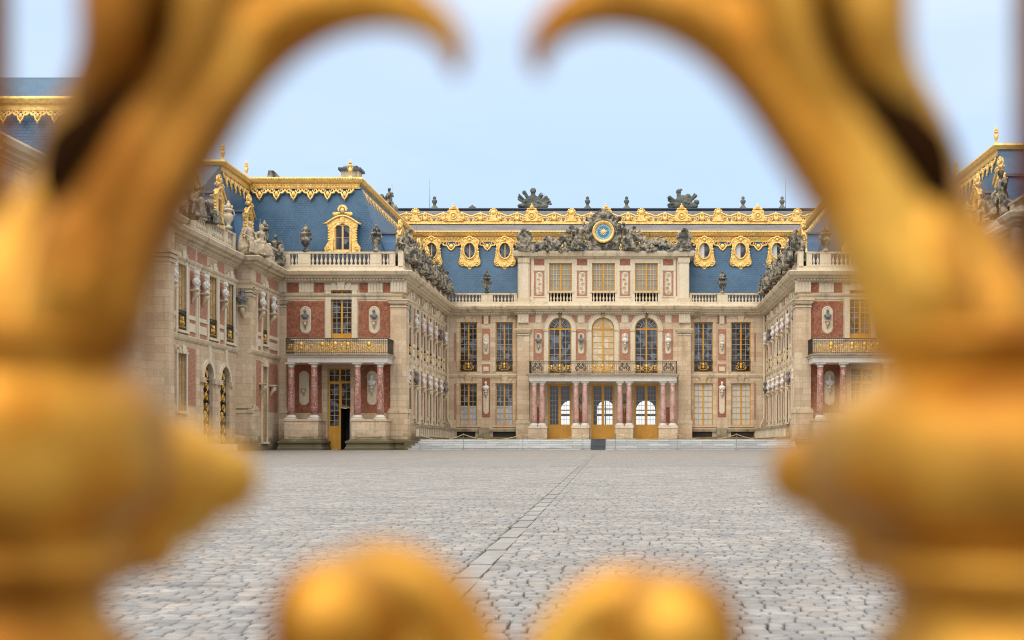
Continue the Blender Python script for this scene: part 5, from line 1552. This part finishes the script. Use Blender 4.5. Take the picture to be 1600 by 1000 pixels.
    mb.prism(C2, pts, .06, .09, 'gold'); mb.ball(C2(cx, cz, .09), (.19, .08, .19), 'gold', 12, 8); mb.build('sun_face', ck)
    mb = MB()
    for a, L_, w_ in ((rad(148), .78, .055), (rad(12), .6, .06)):
        c, s = math.cos(a), math.sin(a)
        mb.prism(C2, [(cx - w_ * s, cz + w_ * c), (cx + L_ * c, cz + L_ * s), (cx + w_ * s, cz - w_ * c), (cx - .12 * c, cz - .12 * s)], .11, .13, 'whitepaint')
    mb.build('clock_hand', ck)
    # main roof
    mb = MB(); x0, x1 = -30, 27
    mb.quad([(x0, 129.4, 15.45), (x1, 129.4, 15.45), (x1, 131.3, 22.4), (x0, 131.3, 22.4)], 'slate')
    mb.quad([(x0, 131.2, 23.1), (x1, 131.2, 23.1), (x1, 134.6, 24.5), (x0, 134.6, 24.5)], 'lead')
    mb.quad([(x0, 134.7, 24.4), (x1, 134.7, 24.4), (x1, 135.6, 26.1), (x0, 135.6, 26.1)], 'lead')
    mb.box(front(137), x0, x1, 24, 26.5, -.3, .3, 'darklead_and_shade'); mb.box(front(137), x0, x1, 26.42, 26.56, -.6, .6, 'darklead_and_shade')
    mb.quad([(x0, 137.3, 26), (x1, 137.3, 26), (x1, 140, 23), (x0, 140, 23)], 'slate')
    mb.build('roof', B)
    # back wall with the three garden arches seen through the doors, and the hall between
    Bk = front(137.2); UB, ZB = UZ(137.2)
    hs = [(UB(a), UB(b), 1.9, ZB(626), True) for a, b in ((876, 906), (933, 959), (994, 1024))]
    wall(B, Bk, -30, 27, .6, 24, hs, 'interior', name='garden_wall', depth=.3)
    gl = MB()
    for a, b, c, d, e in hs:
        m = (a + b) / 2; r = (b - a) / 2
        gl.box(Bk, m - .05, m + .05, c, d, -.1, -.02, 'whitepaint'); gl.box(Bk, a, b, d - r - .06, d - r + .06, -.1, -.02, 'whitepaint'); gl.box(Bk, a, b, 4.4, 4.65, -.1, -.02, 'dark')
        gl.box(Bk, a, b, c, c + .9, -.1, -.02, 'whitepaint')
    gl.build('garden_door', B)
    mb = MB()
    xa, xb = UA(838), UA(1048)
    mb.quad([(xa, 127.2, 1.74), (xa, 137, 1.74), (xa, 137, 8), (xa, 127.2, 8)], 'interior'); mb.quad([(xb, 127.2, 1.74), (xb, 137, 1.74), (xb, 137, 8), (xb, 127.2, 8)], 'interior')
    mb.quad([(xa, 126.9, 8), (xb, 126.9, 8), (xb, 137, 8), (xa, 137, 8)], 'interior'); mb.quad([(xa, 126.9, 1.745), (xb, 126.9, 1.745), (xb, 137.2, 1.745), (xa, 137.2, 1.745)], 'slab')
    mb.build('entrance_hall', B)
    mb = MB(); mb.box(front(129.2), -19, 15, 15.4, 16.62, -.2, 0, 'darklead_and_shade'); mb.build('baluster_gap_shade', B)  # same added dark strip, painted shade between the central balusters
    # gilded upper cornice, fringe, oval dormers, cresting
    G = front(131.2)
    mb = MB(); ug = [(-24, UT(806)), (UT(1080), 20)]
    mb.sweep([(-27, 131.25), (24, 131.25)], [(22.1, -.1), (22.1, .1), (22.3, .14), (22.34, .05), (22.62, .08), (22.7, .3), (22.86, .42), (23.1, .5), (23.2, .38), (23.2, -.5)], 'gold')
    for i in range(int(48 / .3)):
        mb.ball(G(-25 + .3 * i, 23.08, .5), (.13, .1, .1), 'gold', 6, 4); mb.ball(G(-25 + .3 * i, 22.47, .1), (.09, .06, .11), 'gold', 6, 4)
    mb.build('gilded_cornice', B)
    UO, ZO = UZ(130.6)
    ovs = [674.5, 734, 789, 1100.5, 1157, 1214]
    mb = MB()
    for a, b in ((640, 662), (688, 722), (746, 777), (801, 830), (1060, 1089), (1112, 1146), (1168, 1202), (1226, 1250)):
        c, w_ = UZ(131)[0]((a + b) / 2), (b - a) / 15.3
        lambrequin(mb, G, c - w_ / 2, c + w_ / 2, 22.12, .95, w_, .1, slope=.2)
    for i in range(10): lambrequin(mb, G, UT(835) + i * 1.56, UT(835) + (i + 1) * 1.56, 22.12, .9, 1.56, .1, slope=.2)
    mb.parts('gilded_fringe', B)
    for px in ovs: oeil(B, front(130.55), UO(px), ZO(392), 0, open_half=px > 1000)
    UC = UZ(134.6)[0]
    bigs = [UC(p) for p in (709, 831, 947, 1065, 1184)]; meds = [UC(p) for p in (649, 771, 893, 1002, 1122, 1246)]
    cresting(B, front(134.6), -28, 22.5, 24.5, 0, bigs, meds)
    for k, px in enumerate((760.5, 1129)):
        make_urn('stone_urn', ((px - VX) * .0638, DR + .15, 16.42), 2.2, 'dark stone urn on the balustrade between oval gilded dormers, %s of the clock' % ('left', 'right')[k], 'urns on the balustrades')
    return B
central()

# roofline ornaments
UR = lambda px, D=137: (px - VX) * D / FPX
for k, (px, t) in enumerate(((833, 0), (1067, 1))):
    o = place(troph0[t], (UR(px), 137, 26.5), 0, ['dark stone trophy of helmets and flags on the roof ridge left of the clock', 'dark stone trophy group on the roof ridge right of the clock'][k], 'roof trophy', 'stone trophies on the ridge', (1.12, 1.0, .98))
lab = ['small dark urn at the left end of the roof ridge', 'small dark urn on the ridge just left of above the clock', 'small dark urn on the ridge just right of above the clock', 'small dark urn on the ridge, first right of the right trophy', 'small dark urn at the right end of the roof ridge']
for k, px in enumerate((679, 918, 979, 1161, 1222)):
    mb = MB(); mb.lathe((0, 0, 0), [(.5, 0), (.45, .1), (.25, .3), (.13, .5), (.2, .62), (.3, .85), (.26, 1.0), (.12, 1.05), (.18, 1.15), (.16, 1.32), (.05, 1.4)], 12, 'trophy')
    o = mb.build('ridge_urn'); o.location = (UR(px), 137, 26.52); tag(o, lab[k], 'urn', 'urns on the ridge')
mb = MB(); mb.lathe((0, 0, 0), [(.45, 0), (.42, .15), (.3, .3), (.12, .4), (.05, .5)], 12, 'trophy'); o = mb.build('ridge_dome'); o.location = (UR(738), 137, 26.52); tag(o, 'low dark dome shaped cap on the ridge left of the left trophy', 'roof cap')
for k, px in enumerate((671.5, 1227.5)):
    mb = MB(); mb.tube([(0, 0, 0), (0, 0, 3.4)], [.03, .015], 5, 'steel'); o = mb.build('antenna'); o.location = (UR(px), 137, 26.4); tag(o, 'thin antenna rod on the %s part of the roof ridge' % ('left', 'right')[k], 'antenna')
# chimney and statue behind the left roof
mb = MB(); c = UR(598, 133); P = front(133)
mb.box(P, c - .8, c + .8, 23.5, 26.4, -.6, .6, 'trim'); mb.box(P, c - 1.0, c + 1.0, 26.4, 26.65, -.8, .8, 'trophy'); mb.ball((c - .1, 133, 26.9), (.3, .3, .5), 'trophy')
tag(mb.build('chimney'), 'stone chimney stack with flat cap behind the left roof hip', 'chimney')
place(seat0[0], (UR(609, 133), 133, 25.4), rad(-30), 'dark weathered statue on the roof beside the stone chimney, left', 'statue', 'statues on the roofs', 1.25)

# ---------------------------------------------------------------- statues on the balustrades
for side in (-1, 1):
    L = side < 0; sn = 'left' if L else 'right'
    for i, p in enumerate(PU[:7]):
        x = -18.0 if L else 13.9
        rz = rad(60 if L else -60) + rad([0, 18, -12, 8, -20, 10, 0][i])
        two = i in (0, 2, 4)
        for j in range(2 if True else 1):
            src = seat0[(i + j * 2 + (0 if L else 1)) % 3]
            dy = (-.75, .95)[j] + (.2 if i == 0 and j == 0 else 0)
            place(src, (x + (.12 if L else -.12), p + dy, 16.0 + .12 * j), rz + rad((-14, 22)[j]), '%s seated statue pair on the %s court balustrade, its %s figure' % (ordn[i], sn, ('nearer', 'farther')[j]), 'statue', 'statues on the court balustrades', (1.14 if i else 1.35) * (1.0 if j else .93))
mx = lambda x, s: x if s < 0 else -4.1 - x
for s in (-1, 1):
    sn = 'left' if s < 0 else 'right'
    place(pair0, (mx(-27.45, s), 94.2, 15.15), rad(62 * -s), 'pale pair of seated statues on the corner of the %s forecourt wing balustrade' % sn, 'statue', 'statues on the outer wings', 1.22)
    place(seat0[1], (mx(-27.7, s), 101.2, 15.5), rad(20 * -s), 'dark seated statue where the %s forecourt wing meets the front pavilion' % sn, 'statue', 'statues on the outer wings', 1.15)
    place(seat0[2], (mx(-28.5, s), 87.4, 16.3), rad(80 * -s), 'stone statue before the gilded dormer of the %s forecourt wing' % sn, 'statue', 'statues on the outer wings', 1.0)
    place(seat0[0], (mx(-28.4, s), 82.6, 15.9), rad(80 * -s), 'stone statue nearest the camera on the %s forecourt wing balustrade' % sn, 'statue', 'statues on the outer wings', 1.5)

# ---------------------------------------------------------------- rope barrier
pp = [655, 724, 817, 909.5, 962, 1058, 1151, 1236]; names = ['first', 'second', 'third', 'fourth', 'fifth', 'sixth', 'seventh', 'eighth']
ur = lambda px: (px - VX) * 99.2 / FPX
for i, px in enumerate(pp):
    mb = MB(); mb.lathe((0, 0, 0), [(.16, 0), (.16, .03), (.02, .05), (.02, 1.2), (.035, 1.22), (.03, 1.28)], 10, 'steel')
    o = mb.build('barrier_post'); o.location = (ur(px), 99.2, .864); tag(o, 'thin steel barrier post before the marble steps, %s from the left' % names[i], 'barrier post', 'rope barrier posts')
for i in range(7):
    if i == 3: continue
    a, b = ur(pp[i]), ur(pp[i + 1]); mb = MB()
    mb.tube([(a + (b - a) * t / 12, 99.2, 2.08 - .42 * 4 * (t / 12) * (1 - t / 12)) for t in range(13)], .028, 6, 'rope')
    tag(mb.build('barrier_rope'), 'sagging ochre rope between the %s and %s barrier posts from the left' % (names[i], names[i + 1]), 'barrier rope', 'barrier ropes')

# ---------------------------------------------------------------- gilded gate close to the camera
GD = .28; gk = GD / FPX
def G(px, py, dy=0.0): d = GD + dy * gk; return ((px - VX) * d / FPX, d, CAMZ + (VY - py) * d / FPX)
gate = empty('gilded_gate', 'blurred gold gate close to the camera, its twin scrolls and collars framing the palace', 'gate')
def gadd(o): COL.objects.link(o); o.parent = gate; return o
def chain(mb, pts, seg=12):
    """pts: (px, py, dy, r) in picture units at the gate"""
    P = [G(a, b, c) for a, b, c, r in pts]; rs = [r * gk for a, b, c, r in pts]
    # Catmull-Rom smoothing
    Q = []; S_ = []
    n = len(P)
    for i in range(n - 1):
        p0, p1, p2, p3 = (Vector(P[max(i - 1, 0)]), Vector(P[i]), Vector(P[i + 1]), Vector(P[min(i + 2, n - 1)]))
        for k in range(5):
            t = k / 5
            Q.append(.5 * ((2 * p1) + (p2 - p0) * t + (2 * p0 - 5 * p1 + 4 * p2 - p3) * t * t + (3 * p1 - p0 - 3 * p2 + p3) * t ** 3)); S_.append(rs[i] + (rs[i + 1] - rs[i]) * t)
    Q.append(Vector(P[-1])); S_.append(rs[-1])
    mb.tube([tuple(q) for q in Q], S_, seg, 'gate')
    mb.ball(tuple(Q[0]), S_[0], 'gate', 12, 8); mb.ball(tuple(Q[-1]), S_[-1], 'gate', 12, 8)
PROFL = [(60, 506), (150, 508), (186, 516), (204, 530), (204, 543), (168, 552), (172, 560), (204, 592), (232, 628), (242, 660), (242, 745), (236, 775), (196, 812), (158, 836), (154, 846), (174, 856), (192, 878), (176, 902), (146, 914), (142, 950), (150, 985), (182, 1010), (190, 1080), (190, 1200), (170, 1230), (170, 2300)]
PROFR = [(60, 506), (160, 508), (196, 516), (214, 530), (214, 543), (178, 552), (184, 562), (232, 596), (284, 634), (306, 666), (308, 745), (298, 778), (250, 816), (200, 840), (192, 850), (216, 858), (238, 882), (220, 904), (186, 916), (178, 950), (186, 985), (206, 1010), (214, 1080), (214, 1200), (180, 1230), (180, 2300)]
EDGE = [(700, 114), (690, 88), (668, 67), (638, 54), (600, 47), (552, 52), (506, 68), (465, 93), (428, 128), (394, 172), (362, 222), (332, 272), (298, 328), (266, 388), (241, 452), (224, 520)]
ERAD = [13, 23, 31, 38, 43, 50, 57, 63, 71, 79, 86, 90, 92, 94, 96, 98]
for side in (-1, 1):
    m = (lambda x: x) if side < 0 else (lambda x: 1592 - x)
    ms = (lambda x, y: x) if side < 0 else (lambda x, y: 1548 + 19 * max(0, min(y, 520)) / 520 - x)
    ax, ay, az = G(20 if side < 0 else 1572, 0, 40)
    mb = MB(); mb.lathe((ax, ay, 0), [(r * gk, CAMZ + (VY - y) * gk) for r, y in (PROFL if side < 0 else PROFR)[::-1]], 64, 'gate'); mb.build('post', gate)
    def scroll(mb):
        pts = []
        for i, ((x, y), r) in enumerate(zip(EDGE, ERAD)):
            a, b = EDGE[max(i - 1, 0)], EDGE[min(i + 1, len(EDGE) - 1)]
            tx_, ty_ = b[0] - a[0], b[1] - a[1]; L_ = math.hypot(tx_, ty_)
            nx_, ny_ = ty_ / L_, -tx_ / L_
            if nx_ * (774 - x) + ny_ * (520 - y) > 0: nx_, ny_ = -nx_, -ny_
            pts.append((ms(x + nx_ * r, y), y + ny_ * r, 10 if y > 150 else 0, r))
        chain(mb, pts[::-1], 14)
        c2 = lambda P: chain(mb, [(ms(a, b), b, c, r) for a, b, c, r in P], 14)
        k = 1.0 if side < 0 else .72
        # broad blade that fills in above the hook
        c2([(330, -320, 40, 140), (330, -170, 40, 150), (345, -60, 40, 120), (360, 40, 30, 90)]); c2([(430, -80, 10, 100), (540, -60, 5, 70), (610, -40, 0, 46)])
        # outer lobe, standing proud towards the camera, and the web behind it
        c2([(235, -260, -30, 100), (205, -120, -45, 80), (186, 0, -60, 60), (176, 60, -66, 50), (158, 112, -60, 38), (134, 160, -50, 22)])
        c2([(270, -200, 130, 120), (245, -20, 420, 120), (215, 120, 440, 112), (150, 230, 440, 100), (110, 330, 380, 90), (80, 440, 80, 80 * k), (60, 540, 60, 100 * k)])
        c2([(205, -120, 60, 80), (182, 0, 60, 60), (166, 80, 60, 46), (130, 150, 60, 28)]); c2([(190, 320, 90, 50), (160, 410, 90, 70), (130, 500, 80, 80)]); c2([(60, 505, -90, 30), (76, 430, -84, 28), (96, 360, -70, 22), (112, 300, -50, 12)])
        # rib between lobe and hook, leaving a deep groove on its outer side
        c2([(330, -120, -60, 46), (320, 0, -64, 44), (298, 90, -60, 36), (252, 180, -50, 30), (200, 250, -44, 28), (172, 320, -46, 30), (150, 400, -56, 34), (134, 455, -60, 36), (126, 505, -50, 34)])
        c2([(420, 30, -44, 24), (370, 110, -50, 22), (310, 200, -54, 20), (250, 300, -60, 22), (215, 400, -60, 24), (200, 490, -40, 28)])
        # lower outer leaf
        c2([(0, 560, 0, 110 * k), (5, 480, 10, 100 * k), (28, 410, 15, 76 * k), (52, 350, 10, 52 * k), (68, 300, 0, 30 * k)])
    gadd(sculpt('acanthus_scroll', scroll, .0014, 'gate', 3))
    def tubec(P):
        mb_ = MB(); chain(mb_, [(ms(a, b), b, c, r) for a, b, c, r in P], 14); mb_.mats = ['crevice_shade']; return mb_
    tubec([(250, -40, -10, 14), (246, 30, -20, 18), (238, 90, -30, 22), (208, 148, -40, 32), (160, 192, -46, 42), (118, 236, -50, 48), (102, 290, -46, 40), (112, 350, -34, 20)]).build('crevice_shade_tube', gate)  # added tube along the groove; its dark colour paints the crevice shade
    def knob(mb):
        if side < 0: chain(mb, [(130, 760, 240, 125), (230, 752, 290, 130), (285, 750, 315, 122), (325, 748, 325, 100), (346, 748, 330, 72)], 16)
        else: chain(mb, [(1440, 745, 240, 125), (1360, 742, 290, 126), (1310, 740, 315, 116), (1276, 738, 325, 96), (1258, 738, 330, 70)], 16)
        chain(mb, [(m(120), 850, 200, 90), (m(200), 850, 240, 74), (m(240), 860, 250, 44)])
    gadd(sculpt('leaf_tip', knob, .0014, 'gate', 4))
    vx = (600, 982)[side > 0]
    def volute(mb):
        s = 1 if side < 0 else -1
        top = 0 if side < 0 else 32
        q = (1.13, 1.04)[side > 0]; top -= 14 if side < 0 else 24
        chain(mb, [(vx + (a - vx) * q, 1040 + (b - 1040) * q, c, r * q) for a, b, c, r in [(vx + s * 150, 1180 + top, 30, 60), (vx + s * 125, 1060 + top, 20, 55), (vx + s * 75, 965 + top, 15, 50), (vx, 925 + top, 10, 48), (vx - s * 75, 960 + top, 0, 46), (vx - s * 120, 1040 + top, 0, 44), (vx - s * 90, 1120 + top, 0, 40), (vx - s * 10, 1140 + top, 0, 36)]])
        P = G(vx - s * 76, 985 + top, -60); mb.ball(P, (100 * gk, 96 * gk, 100 * gk), 'gate', 20, 14)
        P = G(vx - s * 20, 1060 + top, 0); mb.ball(P, (100 * gk, 60 * gk, 100 * gk), 'gate', 20, 14)
    gadd(sculpt('volute', volute, .0014, 'gate', 4))
    mb = MB(); bx = -14 if side < 0 else 1613
    mb.tube([G(bx, -2500, 120), G(bx, 500, 120)], 30 * gk, 14, 'gate'); mb.build('bar', gate)
mb = MB(); mb.box(Fr((0, 0), (1, 0), (0, 1)), G(-900, 0)[0], G(2500, 0)[0], G(0, 1290)[2], G(0, 1200)[2], GD - .008, GD + .012, 'gate')
mb.box(Fr((0, 0), (1, 0), (0, 1)), G(-900, 0)[0], G(2500, 0)[0], G(0, -260)[2], G(0, -340)[2], GD - .008, GD + .012, 'gate'); mb.build('rail', gate)
mb = MB()
for px in (20, 1572):
    a = G(px, 0)[0]; mb.box(Fr((0, 0), (1, 0), (0, 1)), a - .016, a + .016, -.06, G(0, 2300)[2], GD - .01, GD + .02, 'gate')
mb.build('lower_post', gate)
